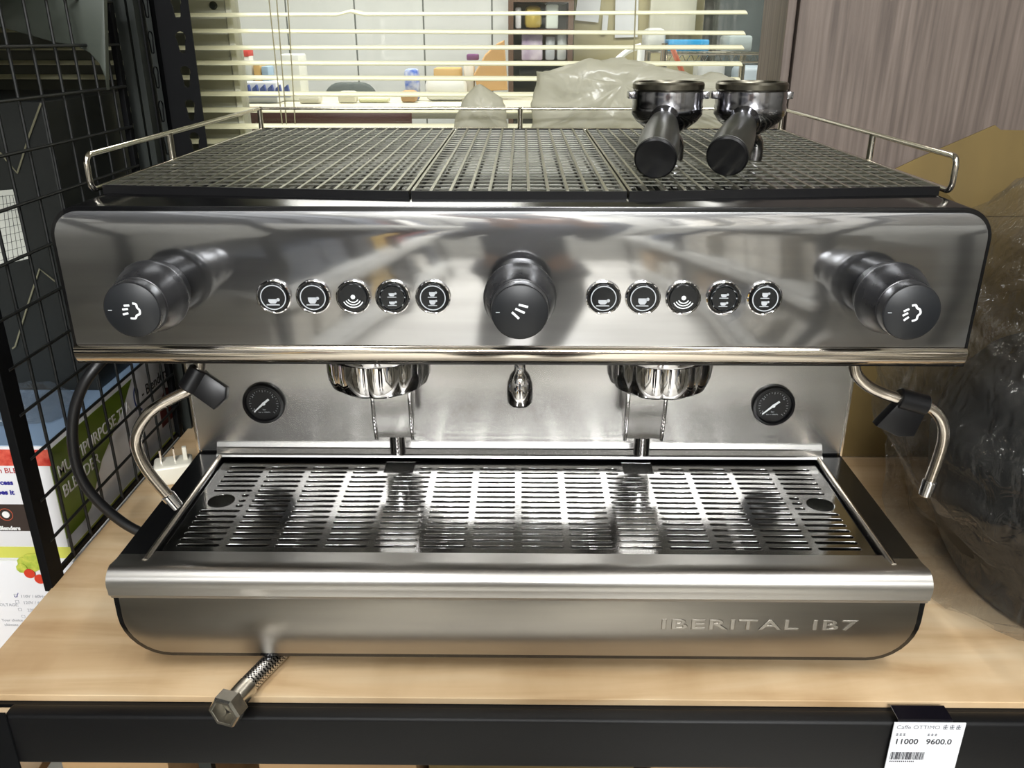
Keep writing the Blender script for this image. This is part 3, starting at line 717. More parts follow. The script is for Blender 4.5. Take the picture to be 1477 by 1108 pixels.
p = at(917, 0, YB-.014); q = at(914, 87, YB-.014); dr = (q-p).normalized()
MB().cyl(p-dr*.35, q, .0011, n=6).build('lift_cord', 'cord', bl)

# ------------------------------------------------------------------ cloudy plastic bags behind the rail
def lump(outline, y0, y1, name, m, amp=.006, seed=0, sub=3, fr=26):
    """closed crumpled body whose front outline is an (x,z) polygon"""
    b = bmesh.new(); n = len(outline); cx = sum(p[0] for p in outline)/n; cz = sum(p[1] for p in outline)/n
    fine = []
    for i in range(n):
        p = outline[i]; q = outline[(i+1) % n]
        m_ = max(1, int(math.hypot(q[0]-p[0], q[1]-p[1])/.012))
        for k in range(m_): fine.append((p[0]+(q[0]-p[0])*k/m_, p[1]+(q[1]-p[1])*k/m_))
    rings = []
    fr_ = [0, .25, .5, .72, .88, .97, 1.0]
    prof = [(f, 1) for f in fr_]
    layers = []
    for f in fr_[1:]: layers.append((f, y0+(y1-y0)*.5*(1-math.sqrt(max(0, 1-f**2.2)))))
    layers += [(f, y1-(y1-y0)*.5*(1-math.sqrt(max(0, 1-f**2.2)))) for f in fr_[1:-1][::-1]]
    for f, y in layers:
        rings.append([b.verts.new((cx+(x-cx)*f, y, cz+(z-cz)*f)) for x, z in fine])
    c0 = b.verts.new((cx, y0, cz)); c1 = b.verts.new((cx, y1, cz)); N_ = len(fine)
    for i in range(N_):
        b.faces.new((c0, rings[0][i], rings[0][(i+1) % N_])); b.faces.new((c1, rings[-1][(i+1) % N_], rings[-1][i]))
        for j in range(len(rings)-1): b.faces.new((rings[j][i], rings[j][(i+1) % N_], rings[j+1][(i+1) % N_], rings[j+1][i]))
    bmesh.ops.subdivide_edges(b, edges=b.edges[:], cuts=1, use_grid_fill=True)
    bmesh.ops.recalc_face_normals(b, faces=b.faces[:]); b.normal_update()
    off = Vector((seed*3.1, seed*1.7, seed))
    for v in b.verts:
        d = abs(noise.noise(v.co*fr+off)); d2 = abs(noise.noise(v.co*fr*2.7+off)); v.co += v.normal*(amp*(d*2-.7)+amp*.5*(d2*2-.6))
    mb = MB(); mb._merge(b)
    zmin = min(p[1] for p in outline)
    for v in mb.bm.verts: v.co.z = max(v.co.z, zmin)
    return mb.build(name, m, smooth=65)
def outl(pts, y): return [(at(x, yy, y).x, at(x, yy, y).z) for x, yy in pts]
zb_ = .0005
led = tag(MB().box(-.40, .37, .600, .664, .425, .445, .002).build('window_ledge', mat('ledge', (196, 192, 168), .5), smooth=0), 'narrow cream ledge behind the chrome rear rail', 'ledge')
def clampz(pl, z): return [(x, max(zz, z)) for x, zz in pl]
o = lump(clampz(outl([(768, 200), (762, 150), (770, 118), (772, 102), (798, 100), (820, 90), (850, 84), (900, 85), (950, 92), (1000, 104), (1060, 110), (1100, 130), (1104, 200)], .63), .4455), .604, .662, 'plastic_bag', 'cloudy_bag', .005, 1)
tag(o, 'large cloudy white plastic bag between the rear rail and the blind', 'bag')
o = lump(clampz(outl([(652, 200), (655, 168), (668, 140), (684, 122), (692, 119), (706, 126), (724, 142), (733, 165), (733, 200)], .63), .4455), .606, .655, 'plastic_bag', 'cloudy_bag', .004, 2)
tag(o, 'small pointed cloudy plastic bag left of the large bag', 'bag')

# ------------------------------------------------------------------ left bay: shelf and cartons
ls = thing('side_rack', 'black side rack shelf carrying the blender cartons beyond the wire divider', 'rack', (-1.0, .3, FZ))
MB().box(-1.5, -.556, -.30, .68, .665, .68, .001).build('upper_shade_board', 'rack', ls, smooth=0)  # unseen board, set low and run forward to shade the left bay
MB().box(-1.5, -.56, -.05, .72, -.225, -.21, .001).build('shelf_board', 'plywood', ls, smooth=0)
for x in (-1.49, -.60):
    MB().box(x, x+.035, -.085, -.052, FZ, 1.1, .001).build('upright', 'rack', ls, smooth=0) if x < -1 else None
    MB().box(x, x+.035, .722, .735, FZ, 1.1, .001).build('upright', 'rack', ls, smooth=0)
FYC = .197; XC = -.5535
ctn_white = mat('carton_white', (226, 226, 228), .42, var=.03, scale=(4, 4, 4)); pr_white = mat('print_white', (236, 236, 234), .5)
green = mat('print_green', (104, 128, 34), .4); blue = mat('print_blue', (44, 40, 140), .5); red = mat('print_red', (186, 44, 36), .4, rgb2=(226, 110, 90), scale=(90, 90, 90))
lime = mat('print_lime', (205, 206, 92), .45); ltblue = mat('print_lightblue', (150, 176, 206), .4); dkblue = mat('print_navy', (28, 52, 120), .45); ink = mat('print_ink', (44, 42, 44), .5); gold = mat('print_olive', (148, 150, 62), .5)
pgrey = mat('print_grey', (168, 170, 176), .5)
def fbox(b, x0, y0, x1, y1, Y, t=.0005):
    p = at(x0, y0, Y); q = at(x1, y1, Y); b.box(min(p.x, q.x), max(p.x, q.x), Y-t, Y+.0001, min(p.z, q.z), max(p.z, q.z)); return b
ZC0, ZC1 = at(60, 806, .197).z, .1385
c1 = thing('blender_carton', 'white and green carton lettered MULTIPURPOSE TEA BLENDER behind the wire grid', 'carton', (-.75, .4, ZC0))
MB().box(-.98, XC, FYC, .62, ZC0, ZC1, .0012).build('box', ctn_white, c1)
b = MB().box(-.979, XC-.001, FYC+.002, .619, ZC1-.0002, ZC1+.0006); b.build('top_print', ltblue, c1, smooth=0)
b = MB().prism([(FYC+.001, .012), (FYC+.001, ZC1-.008), (.43, ZC1-.008), (.385, .098), (.31, .062), (.262, .018), (.24, .012)], 'x', XC-.0001, XC+.0005, 0); b.build('green_band', green, c1, smooth=0)
b = MB().mesh(text_mesh('MULTIPURPOSE TEA', .0225, .0003, offset=.0001), RIGHTF(XC+.0007, .209, .090)).mesh(text_mesh('BLENDER', .0225, .0003, offset=.0001), RIGHTF(XC+.0007, .211, .062))
b.build('title_print', pr_white, c1, smooth=0)
b = MB().mesh(text_mesh('- Blenders', .023, .0003, offset=.0001), RIGHTF(XC+.0003, .452, .090)); b.build('name_print', ink, c1, smooth=0)
b = MB().mesh(stroke([(.0, -.014), (.011, -.006), (.016, .012), (.008, .018), (.002, .006), (.006, -.012), (.02, -.020)], .0035), RIGHTF(XC+.0005, .425, .096)); b.build('swirl_mark', dkblue, c1)
b = MB().box(XC-.0001, XC+.0005, FYC+.001, .618, ZC0+.001, ZC0+.011); b.build('side_stripe', gold, c1, smooth=0)
b = MB().prism([(.50, .02), (.56, .02), (.57, .06), (.53, .075), (.50, .055)], 'x', XC-.0001, XC+.0005, 0); b.build('jug_picture', mat('print_maroon', (84, 30, 26), .5), c1, smooth=0)
b = MB(); fbox(b, -80, 648, 74, 672, FYC); b.build('fruit_picture', red, c1, smooth=0)
b = MB(); fbox(b, -80, 788, 108, 805, FYC); b.build('front_stripe', lime, c1, smooth=0)
b = MB(); fbox(b, -80, 727, 64, 766, FYC); b.build('control_picture', mat('print_brown', (58, 48, 44), .4), c1, smooth=0)
b = MB()
for (t, x, y, sz) in (('n BLENDER', -2, 682, .0098),): p = at(x, y, FYC); b.mesh(text_mesh(t, sz, .0002), FRONT(p.x, FYC-.0006, p.z))
b.build('red_print', mat('print_crimson', (176, 60, 56), .5), c1, smooth=0)
b = MB()
for (t, x, y, sz) in (('cess', 1, 699, .0092), ('does it', -9, 713, .0092)): p = at(x, y, FYC); b.mesh(text_mesh(t, sz, .0002, offset=.0003), FRONT(p.x, FYC-.0006, p.z))
b.build('blue_print', blue, c1, smooth=0)
b = MB(); p = at(-6, 764, FYC); b.mesh(text_mesh('- Blenders', .0075, .0002, offset=.0003), FRONT(p.x, FYC-.0007, p.z))
p = at(9, 742, FYC); b.lathe([(0, 0), (.0045, 0), (.0045, .0006), (0, .0006)], FRONT(p.x, FYC-.0005, p.z), 20); b.build('panel_print', pr_white, c1, smooth=0)
b = MB(); p = at(9, 742, FYC); b.mesh(curve_mesh([circle(0, 0, .0085), circle(0, 0, .0078)], .0004), FRONT(p.x, FYC-.0006, p.z)); b.build('dial_ring', mat('print_orange', (190, 90, 60), .5), c1, smooth=0)
c2 = thing('blender_carton', 'white carton with salad picture and voltage boxes under the green one', 'carton', (-.75, .4, -.21))
MB().box(-.98, XC+.004, FYC-.004, .61, -.2095, ZC0-.0006, .0012).build('box', ctn_white, c2)
Y2 = FYC-.004
b = MB()
for i in range(14):
    rx = random.uniform(-.019, .019); rz = random.uniform(-.008, .008); p = at(40, 812, Y2)
    b.lathe([(0, 0), (.007, 0), (.007, .0003), (0, .0003)], FRONT(p.x+rx, Y2-.00012*i, p.z+rz), 9)
b.build('leaf_picture', mat('print_leaf', (150, 176, 60), .4, rgb2=(206, 208, 90), scale=(120, 120, 120)), c2, smooth=0)
b = MB()
for (x, y) in ((44, 826), (59, 834)):
    p = at(x, y, Y2); b.lathe([(0, 0), (.0068, 0), (.0068, .0005), (0, .0005)], FRONT(p.x, Y2-.0020, p.z), 16)
b.build('tomato_picture', mat('print_tomato', (206, 60, 40), .35), c2, smooth=0)
b = MB()
for (t, x, y, sz) in (('110V / 60Hz', 30, 862, .0062), ('120V / 60Hz', 34, 871, .0062), ('220V / 50Hz', 40, 882, .0062), ('OLTAGE:', 0, 874, .006), ('Your choice', 3, 896, .0055), ('ultimate', 7, 902.5, .0055)):
    p = at(x, y, Y2); b.mesh(text_mesh(t, sz, .0001), FRONT(p.x, Y2-.0005, p.z))
for (x, y) in ((27, 861), (29, 870), (33, 881), (38, 891)):
    p = at(x, y, Y2); b.mesh(curve_mesh([rrect(-.0022, .0022, 0, .0044, .0001, 1), rrect(-.0018, .0018, .0004, .0040, .0001, 1)], .0002), FRONT(p.x-.003, Y2-.0005, p.z))
b.build('voltage_print', pgrey, c2, smooth=0)
p = at(26, 861, Y2); MB().mesh(stroke([(-.004, .002), (-.002, .0), (.002, .0065)], .0008), FRONT(p.x, Y2-.0008, p.z)).build('tick_mark', blue, c2)
# bag of loose parts lying on the carton top
o = lump([(-.70, ZC1+.001), (-.57, ZC1+.001), (-.565, .160), (-.60, .175), (-.66, .172), (-.70, .160)], .23, .34, 'plastic_bag', 'clear_bag', .004, 5)
tag(o, 'crumpled clear bag lying on top of the green blender carton', 'bag')
# black carton with a label and cords
bc = thing('black_carton', 'tall matt black carton with a white printed label behind the wire grid', 'carton', (-.80, .45, ZC1))
YK = .365
kx1 = at(60, 146, YK).x; kz1 = at(60, 146, YK).z
MB().box(-1.1, kx1, YK, .60, ZC1+.0008, kz1, .002).build('box', mat('black_card', (26, 29, 27), .5, var=.1), bc, smooth=0)
p0 = at(-40, 277, YK); p1 = at(40, 380, YK)
b = MB(); a0 = at(-60, 280, YK); a1 = at(22, 273, YK); a2 = at(42, 373, YK); a3 = at(-60, 396, YK)
b.prism([(a3.x, a3.z), (a2.x, a2.z), (a1.x, a1.z), (a0.x, a0.z)], 'y', YK-.0006, YK+.0001); b.build('label', mat('label_paper', (196, 198, 188), .5), bc, smooth=0)
b = MB()
for i in range(9):
    p = at(-2+i*.2, 284+i*11.5, YK); q = at(21+i*2.2, 281+i*10.6, YK); b.tube([(p.x, YK-.0008, p.z), (q.x, YK-.0008, q.z)], .0003, 4, smooth=False)
for i in range(4):
    p = at(4+i*5, 282, YK); q = at(14+i*7, 382-i*2, YK); b.tube([(p.x, YK-.0008, p.z), (q.x, YK-.0008, q.z)], .0003, 4, smooth=False)
b.build('label_print', ink, bc, smooth=0)
crd = mat('strap_cord', (120, 118, 96), .5)
def strap(pts, parent): MB().tube([tuple(at(x, y, YK-.003)) for x, y in pts], .0012, 6, smooth=False).build('strap', crd, parent)
strap([(0, 220), (25, 250), (42, 196), (59, 149)], bc); strap([(18, 503), (22, 500), (40, 440), (57, 388), (82, 408)], bc)
gp = [at(-40, 30, .43), at(0, 38, .43), at(78, 60, .43), at(112, 66, .43), at(132, 76, .43), at(146, 92, .43), at(154, 112, .43), at(156, 130, .43), at(152, -20, .43), at(-40, -20, .43)]
pan = tag(MB().prism([(q.x, q.z) for q in gp], 'y', .425, .435, .001).build('cover_panel', mat('panel_grey', (70, 76, 68), .5, var=.08, scale=(3, 3, 3))), 'grey-green moulded panel with rounded corner above the black carton', 'panel')

# ------------------------------------------------------------------ right side: kraft carton, bagged black grinder
kc = thing('kraft_carton', 'open brown cardboard carton standing behind the machine on the right', 'carton', (.65, .49, 0))
KY = .45
pk = [at(1180, 262, KY), at(1290, 240, KY), at(1330, 222, KY), at(1455, 174, KY), at(1462, 182, KY), at(1600, 190, KY)]
poly = [(.43, .002), (.95, .002), (.95, .40), (.43, .40)]
MB().prism([(.40, .002), (.96, .002), (.96, .36), (.43, .36), (.40, .33)], 'y', KY, KY+.004).build('front_panel', 'kraft', kc, smooth=0)
MB().box(.956, .96, KY+.004, .585, .002, .36).box(.40, .404, KY+.004, .585, .002, .33).box(.404, .956, .581, .585, .002, .37).box(.404, .956, KY+.004, .581, .002, .006).build('side_panels', 'kraft', kc, smooth=0)
T = Matrix.Translation((0, KY+.002, .36)) @ Matrix.Rotation(math.radians(-9), 4, 'X') @ Matrix.Translation((0, -KY-.002, -.36))
fl = [(.43, .361)]+[(q.x, q.z) for q in pk[:5]]+[(.96, .46), (.96, .361)]
MB().prism([(.46, .361), (.475, .412), (.52, .434), (.618, .477), (.626, .471), (.96, .466), (.96, .361)], 'y', KY, KY+.004, T=T).build('flap', 'kraft', kc, smooth=0)
T = Matrix.Translation((0, KY-.004, .36)) @ Matrix.Rotation(math.radians(24), 4, 'X') @ Matrix.Translation((0, -KY, -.36))
MB().prism([(.425, .361), (.445, .400), (.53, .415), (.60, .361)], 'y', KY, KY+.004, T=T).build('flap', 'kraft', kc, smooth=0)

M['matt_black'] = mat('matt_black', (9, 10, 13), .42, spec=.3)
GX, GY = .700, .132
gr = thing('bagged_grinder', 'black rounded appliance with a red ring inside a clear plastic bag', 'appliance', (GX, GY, 0))
T = Matrix.Translation((GX, GY, 0))
MB().lathe([(0, .0), (.172, .0), (.190, .010), (.208, .04), (.226, .09), (.234, .15), (.226, .205), (.196, .245), (.150, .27), (0, .28)], T, 64).build('base', 'matt_black', gr)
MB().lathe([(0, .272), (.125, .272), (.150, .30), (.165, .34), (.168, .385), (.150, .43), (.11, .455), (0, .465)], T, 64).build('hood', 'black_gloss', gr)
lab(MB().lathe([(.1665, .372), (.1705, .374), (.1705, .382), (.1665, .384)], T, 64).build('ring', mat('red_ring', (150, 24, 30), .3), gr), 'dark red ring')
o = lump([(.412, .215), (.418, .15), (.452, .098), (.478, .060), (.470, .030), (.455, .002), (.90, .002), (.93, .25), (.88, .50), (.70, .53), (.575, .475), (.535, .44), (.500, .395), (.470, .32), (.435, .28)], -.135, .420, 'plastic_bag', 'clear_bag', .011, 9, fr=16)
tag(o, 'big crumpled clear plastic bag covering the black appliance at right', 'bag')

# ------------------------------------------------------------------ below the shelf
lo = tag(MB().box(-.515, 1.2, -.05, .58, -.56, -.545, .001).build('lower_board', 'plywood', smooth=0), 'lower plywood shelf board below the black beam', 'shelf')
for i, (x0, x1, y0, y1, z1, nm, lb) in enumerate((
        (-.47, -.36, -.03, .30, -.100, 'carton_brown', 'brown carton under the beam at its left end'),
        (-.27, -.105, -.02, .36, -.1045, 'carton_brown', 'wide brown carton under the beam below the hose nut'),
        (-.095, .125, .00, .38, -.108, 'kraft', 'darker brown carton under the middle of the beam'),
        (.145, .62, .01, .40, -.106, 'carton_brown', 'long brown carton under the beam near the price tag'))):
    c = thing('carton', lb, 'carton', ((x0+x1)/2, (y0+y1)/2, -.545))
    MB().box(x0, x1, y0, y1, -.545, z1, .001).build('box', nm, c, smooth=0)
    for s in (0, 1):
        MB().box(x0+.001, x1-.001, (y0 if s == 0 else (y0+y1)/2+.001), ((y0+y1)/2-.001 if s == 0 else y1), z1, z1+.003, .0005).build('top_flap', nm, c, smooth=0)
tag(MB().box(-.338, -.325, -.01, .0, -.545, -.078).build('steel_strut', 'post_grey', smooth=0), 'thin grey strut standing under the left part of the beam', 'strut')

# ------------------------------------------------------------------ office seen through the window
YO = 3.25
ow = struct(MB().box(-2.6, 2.8, YO, YO+.05, FZ, CEIL).build('wall_office', 'grout', smooth=0))
tx = [at(x, 40, YO).x for x in (317, 415, 513, 610, 708)]
tw = tx[1]-tx[0]; x = tx[0]-tw*5; tl = None
zrows = (-.9, -.3, .3, .9, 1.5)
while x < at(735, 40, YO).x:
    for k in range(4):
        if tl is None: tl = MB().box(-tw/2+.003, tw/2-.003, -.008, 0, .003, .597, .002).build('tile', 'tile', ow, smooth=0, origin=(0, 0, 0)); o = tl
        else: o = dup(tl)
        o.location = Vector((x+tw/2, YO, zrows[k]))-wl(ow)
    x += tw
def item(name, label, cat, x0, y0, x1, y1, Y, dep, m, bev=.004, z0=None):
    p = at(x0, y1, Y); q = at(x1, y0, Y)
    return tag(MB().box(p.x, q.x, Y, Y+dep, (p.z if z0 is None else z0), q.z, bev).build(name, m, smooth=30), label, cat)
def cm(n, c, r=.5, metal=0, **k): return mat(n, c, r, metal, **k)
# pinboard and whiteboard wall right of the tiles
pb = item('pinboard', 'beige pinboard on the office wall with papers', 'board', 826, -160, 1030, 118, 3.18, .03, cm('pin_beige', (188, 180, 140), .8))
for lb, (a, b_, c, d_), rz in (('white paper pinned top left on the beige pinboard', (832, -30, 868, 31), .1), ('tall white sheet pinned in the middle of the beige pinboard', (886, -10, 922, 54), -.03), ('narrow white slip pinned between two sheets', (868, 22, 877, 50), .05)):
    p = at(a, d_, 3.17); q = at(c, b_, 3.17); T = Matrix.Translation(((p.x+q.x)/2, 3.17, (p.z+q.z)/2)) @ Matrix.Rotation(rz, 4, 'Y')
    tag(MB().box((p.x-q.x)/2, (q.x-p.x)/2, -.001, .001, (p.z-q.z)/2, (q.z-p.z)/2, T=T).build('paper', 'white_print', smooth=0), lb, 'paper')
item('whiteboard', 'cream whiteboard on the office wall behind the cord', 'board', 936, -160, 1018, 50, 3.14, .03, cm('wb', (222, 222, 204), .3))
# shelf unit with supplies
su = thing('shelf_unit', 'dark brown shelf unit of supplies beside the white tiles', 'shelf', (at(775, 100, 2.9).x, 3.0, FZ))
q0 = at(733, 0, 2.9).x; q1 = at(828, 0, 2.9).x; wd = cm('shelf_brown', (96, 70, 52), .6, var=.15)
MB().box(q0, q0+.02, 2.9, 3.15, FZ, 1.2).box(q1-.02, q1, 2.9, 3.15, FZ, 1.2).build('side_panel', wd, su, smooth=0)
MB().box(q0, q1, 3.13, 3.15, FZ, 1.2).build('back_panel', cm('shelf_back', (150, 150, 138), .7), su, smooth=0)
shz = [at(770, y, 2.9).z for y in (-2, 42, 88, 112, 150)]
for z in shz: MB().box(q0+.02, q1-.02, 2.9, 3.13, z-.012, z).build('shelf', wd, su, smooth=0)
def onshelf(name, lb, cat, xa, xb, ytop, si, m, Y=2.93, dep=.12, bev=.008):
    p = at(xa, ytop, Y); q = at(xb, ytop, Y); return tag(MB().box(p.x, q.x, Y, Y+dep, shz[si]+.0005, p.z, bev).build(name, m), lb, cat)
onshelf('gift_box', 'white box with lilac print on the brown shelf unit', 'box', 752, 783, 49, 2, cm('lilac', (220, 214, 220), .5, rgb2=(150, 130, 160), scale=(14, 14, 14)))
onshelf('foil_bag', 'gold foil bag on the upper shelf of the brown unit', 'bag', 757, 782, 8, 1, cm('gold_foil', (190, 170, 90), .35, .4, bump=.6, bscale=(60, 60, 60)), bev=.02)
onshelf('bottle_box', 'pale carton with a teal stripe beside the gold foil bag', 'box', 788, 806, 6, 1, cm('teal_box', (206, 216, 206), .4))
onshelf('clear_canister', 'pale grey plastic canister right of the lilac box', 'canister', 787, 801, 52, 2, cm('can_a', (176, 182, 184), .25), bev=.01)
onshelf('clear_canister', 'second pale grey canister, at the right end of the shelf', 'canister', 804, 818, 48, 2, cm('can_b', (190, 196, 192), .25), bev=.01)
onshelf('sachet_bag', 'white slim sachet box at the left end of the upper shelf', 'box', 743, 752, 10, 1, cm('sach', (214, 214, 214), .5))
onshelf('black_tray', 'black tray on the shelf level behind the large bag', 'tray', 748, 800, 100, 3, cm('blk', (40, 38, 34), .5))
# office desk with things
DZ = at(600, 146, 2.0).z
dk = thing('office_desk', 'long cream office desk behind the blind', 'desk', (-.1, 2.3, FZ))
MB().box(-1.6, .45, 1.75, 2.35, DZ-.03, DZ, .004).build('desktop', cm('desk_cream', (206, 202, 178), .4), dk)
MB().box(-1.6, -.30, 1.735, 1.752, DZ-.10, DZ+.002, .004).build('front_edge', cm('mahogany', (110, 52, 44), .35, var=.2, scale=(3, 20, 20)), dk)
for x in (-1.55, -.6, .38): MB().box(x, x+.04, 1.8, 2.3, FZ, DZ-.03).build('leg', 'post_grey', dk, smooth=0)
def desk(name, lb, cat, x0, x1, ytop, Y, m, dep=.1, bev=.006):
    p = at(x0, ytop, Y); q = at(x1, ytop, Y); return tag(MB().box(p.x, q.x, Y, Y+dep, DZ+.0005, p.z, bev).build(name, m), lb, cat)
desk('document_tray', 'white holder with coloured folders at the left of the window', 'holder', 340, 398, 118, 1.9, cm('hold', (226, 228, 228), .4), .14)
tagb = MB(); p = at(342, 140, 1.895); q = at(418, 122, 1.895)
for i in range(7):
    x = p.x+(q.x-p.x)*(i+.5)/7; tagb.prism([(x-.011, p.z), (x+.011, p.z), (x+.006, q.z), (x-.006, q.z-.01)], 'y', 1.885, 1.899)
tag(tagb.build('pattern_strip', cm('bluez', (60, 80, 150), .5), smooth=0), 'blue zigzag strip on the front of the white holder', 'strip')
for i, (x, c, t, n) in enumerate(((350, (180, 196, 110), 92, 'green'), (362, (206, 210, 204), 90, 'white'), (374, (214, 176, 110), 88, 'orange'), (386, (150, 176, 198), 95, 'blue'))):
    p = at(x-5, t, 1.96); q = at(x+5, t, 1.96)
    tag(MB().box(p.x, q.x, 1.925, 1.99, at(x, 119, 1.925).z, p.z, .004).build('folder', cm('fold_'+n, c, .5)), n+' folder standing in the white holder', 'folder')
desk('storage_box', 'white upright box beside the coloured folders', 'box', 403, 430, 78, 1.98, cm('wbx', (224, 226, 220), .4))
rp = desk('tall_pack', 'white pack with a red top behind the coloured folders', 'pack', 342, 358, 74, 2.12, cm('redw', (224, 222, 218), .5), .05)
p = at(342, 82, 2.119); q = at(358, 72, 2.119); MB().box(p.x, q.x, 2.118, 2.172, p.z, q.z+.002, .004).build('red_top', cm('redp', (196, 60, 54), .5), rp)
ch = thing('office_chair', 'grey office chair with rounded back behind the desk', 'chair', (at(506, 130, 2.6).x, 2.62, FZ))
p = at(468, 150, 2.6); q = at(542, 119, 2.6)
MB().prism(rrect(p.x, q.x, p.z-.25, q.z, .06, 6), 'y', 2.6, 2.64, .01).build('backrest', cm('chair_grey', (86, 94, 92), .6), ch)
MB().box(p.x, q.x, 2.64, 3.05, p.z-.42, p.z-.36, .02).build('seat', 'chair_grey_seat' if False else cm('chair_seat', (70, 76, 76), .7), ch)
MB().cyl(((p.x+q.x)/2, 2.85, FZ+.05), ((p.x+q.x)/2, 2.85, p.z-.36), .03).build('gas_post', 'black_satin', ch)
for i in range(5):
    a = 2*PI*i/5; c = ((p.x+q.x)/2, 2.85); MB().box(0, .28, -.02, .02, 0, .04, .008, T=Matrix.Translation((c[0], c[1], FZ+.01)) @ Matrix.Rotation(a, 4, 'Z')).build('foot', 'black_satin', ch)
desk('snack_pack', 'blue and white snack pack on the office desk', 'pack', 582, 603, 99, 2.0, cm('blue_pack', (50, 96, 196), .3, rgb2=(220, 226, 236), scale=(40, 40, 40)), .05, .012)
desk('paper_sack', 'small brown paper sack below the blue snack pack', 'bag', 577, 600, 131, 1.93, 'carton_brown', .05, .01)
desk('tissue_box', 'tan tissue box among white wrappers on the desk', 'box', 625, 664, 98, 2.05, cm('tan', (190, 156, 96), .6))
desk('wrapper_pile', 'heap of white wrappers in front of the tan box', 'wrappers', 612, 672, 112, 1.98, cm('wrp', (222, 222, 216), .5, bump=.8, bscale=(40, 40, 40)), .06, .02)
desk('bottle_pack', 'white bottle group between the tan box and the paper bag', 'bottle', 668, 684, 90, 2.1, cm('wht', (214, 214, 204), .4), .05, .012)
item('small_box', 'small purple and black box above the white bottles', 'box', 673, 78, 690, 87, 2.12, .05, cm('purp', (110, 66, 110), .5))
b = MB(); pts = [at(x, y, 2.05) for x, y in ((690, 132), (683, 108), (700, 78), (718, 62), (727, 58), (728, 74), (732, 130))]
b.prism([(q.x, q.z) for q in pts], 'y', 2.05, 2.13, .004); tag(b.build('paper_bag', cm('bagb', (196, 156, 104), .7, bump=.5, bscale=(20, 20, 20)), smooth=0), 'brown paper bag with a folded top beside the shelf unit', 'bag')
tag(MB().box(-.37+.12, -.16, 1.78, 1.93, DZ+.0005, DZ+.002).build('paper_sheet', 'white_print', smooth=0), 'white sheet lying on the desk edge', 'paper')
for i, (x0, x1, t, c, n) in enumerate(((430, 460, 138, (206, 204, 190), 'cream crumpled cloth'), (486, 512, 132, (216, 212, 196), 'white roll of paper'), (516, 560, 141, (206, 206, 170), 'pale yellow packet'))):
    desk('desk_clutter', n+' on the desk in front of the grey chair', 'packet', x0, x1, t, 1.88+i*.02, cm('clut%d' % i, c, .6), .05, .008)
# dark alcove with wire shelf at the right
dw = item('dark_cabinet', 'dark blue-grey cabinet door at the right edge of the window', 'cabinet', 1024, -200, 1130, 175, 3.0, .1, cm('slate', (84, 92, 92), .4, var=.15), z0=FZ)
ws = thing('wire_shelf', 'chrome wire shelf in the office holding a blue box', 'shelf', (at(1050, 75, 2.4).x, 2.5, FZ))
zw = at(1000, 76, 2.4).z; xa = at(958, 76, 2.4).x; xb = at(1114, 76, 2.4).x
for z in (zw-.004, zw-.03): MB().cyl((xa, 2.4, z), (xb, 2.4, z), .004, n=8).build('front_wire', 'rail_chrome', ws)
for z in (zw-.004,): MB().cyl((xa, 2.8, z), (xb, 2.8, z), .004, n=8).build('rear_wire', 'rail_chrome', ws)
zz = MB(); pts = []
for i in range(25): pts.append((xa+(xb-xa)*i/24, 2.4, zw-.004-(.026 if i % 2 else 0)))
zz.tube(pts, .0025, 6, smooth=False); zz.build('zigzag_wire', 'rail_chrome', ws)
wr = MB().cyl((0, 0, 0), (0, .4, 0), .0022, n=6).build('deck_wire', 'rail_chrome', ws, origin=(0, 0, 0))
for i in range(14):
    o = wr if i == 0 else dup(wr)
    o.location = Vector((xa+.01+(xb-xa-.02)*i/13, 2.4, zw-.002))-wl(ws)
for x in (xa, xb):
    for y in (2.4, 2.8): MB().cyl((x, y, FZ), (x, y, zw+.03), .012, n=10).build('post', 'rail_chrome', ws)
def onwire(name, lb, cat, x0, x1, t, m, Y=2.45, bev=.006):
    p = at(x0, t, Y); q = at(x1, t, Y); return tag(MB().box(p.x, q.x, Y, Y+.15, zw+.0025, p.z, bev).build(name, m), lb, cat)
onwire('blue_box', 'bright blue box on the chrome wire shelf', 'box', 966, 1024, 57, cm('cyanb', (40, 150, 206), .4))
onwire('clear_tub', 'small clear tub at the right on the wire shelf', 'tub', 1052, 1087, 51, cm('tubb', (170, 182, 182), .2), bev=.01)
onwire('bag_stack', 'pale sheer bags heaped at the left on the wire shelf', 'bag', 934, 962, 40, cm('sheerb', (206, 210, 206), .3), bev=.02)
for (a, b_, c, d_, n, cc) in ((1006, 89, 1048, 118, 'white rounded appliance under the wire shelf', (224, 228, 226)), (1062, 95, 1106, 130, 'pale blue bin under the wire shelf, at the right', (190, 204, 214))):
    p = at(a, d_, 2.85); q = at(c, b_, 2.85); tag(MB().box(p.x, q.x, 2.85, 2.98, FZ, q.z, .02, 3).build('office_bin', cm('bin', cc, .4)), n, 'bin')
p = at(984, 104, 2.2); q = at(970, 70, 2.2)
tag(MB().cyl((p.x, 2.2, p.z), (q.x, 2.2, q.z), .008, n=10).cyl((p.x, 2.2, FZ), (p.x, 2.2, p.z+.004), .008, n=10).build('orange_handle', cm('orng', (186, 92, 60), .5)), 'orange-brown handle leaning under the wire shelf', 'handle')
p = at(884, 92, 2.2); q = at(925, 66, 2.2)
tag(MB().tube([tuple(p), tuple((p+q)/2+Vector((0, 0, .01))), tuple(q)], .009, 8).cyl((q.x, 2.2, DZ+.001), (q.x, 2.2, q.z), .012, n=10).cyl((q.x, 2.2, DZ), (q.x, 2.2, DZ+.01), .05, n=20).build('desk_lamp', 'white_print'), 'white bent desk lamp arm rising behind the large bag', 'lamp')
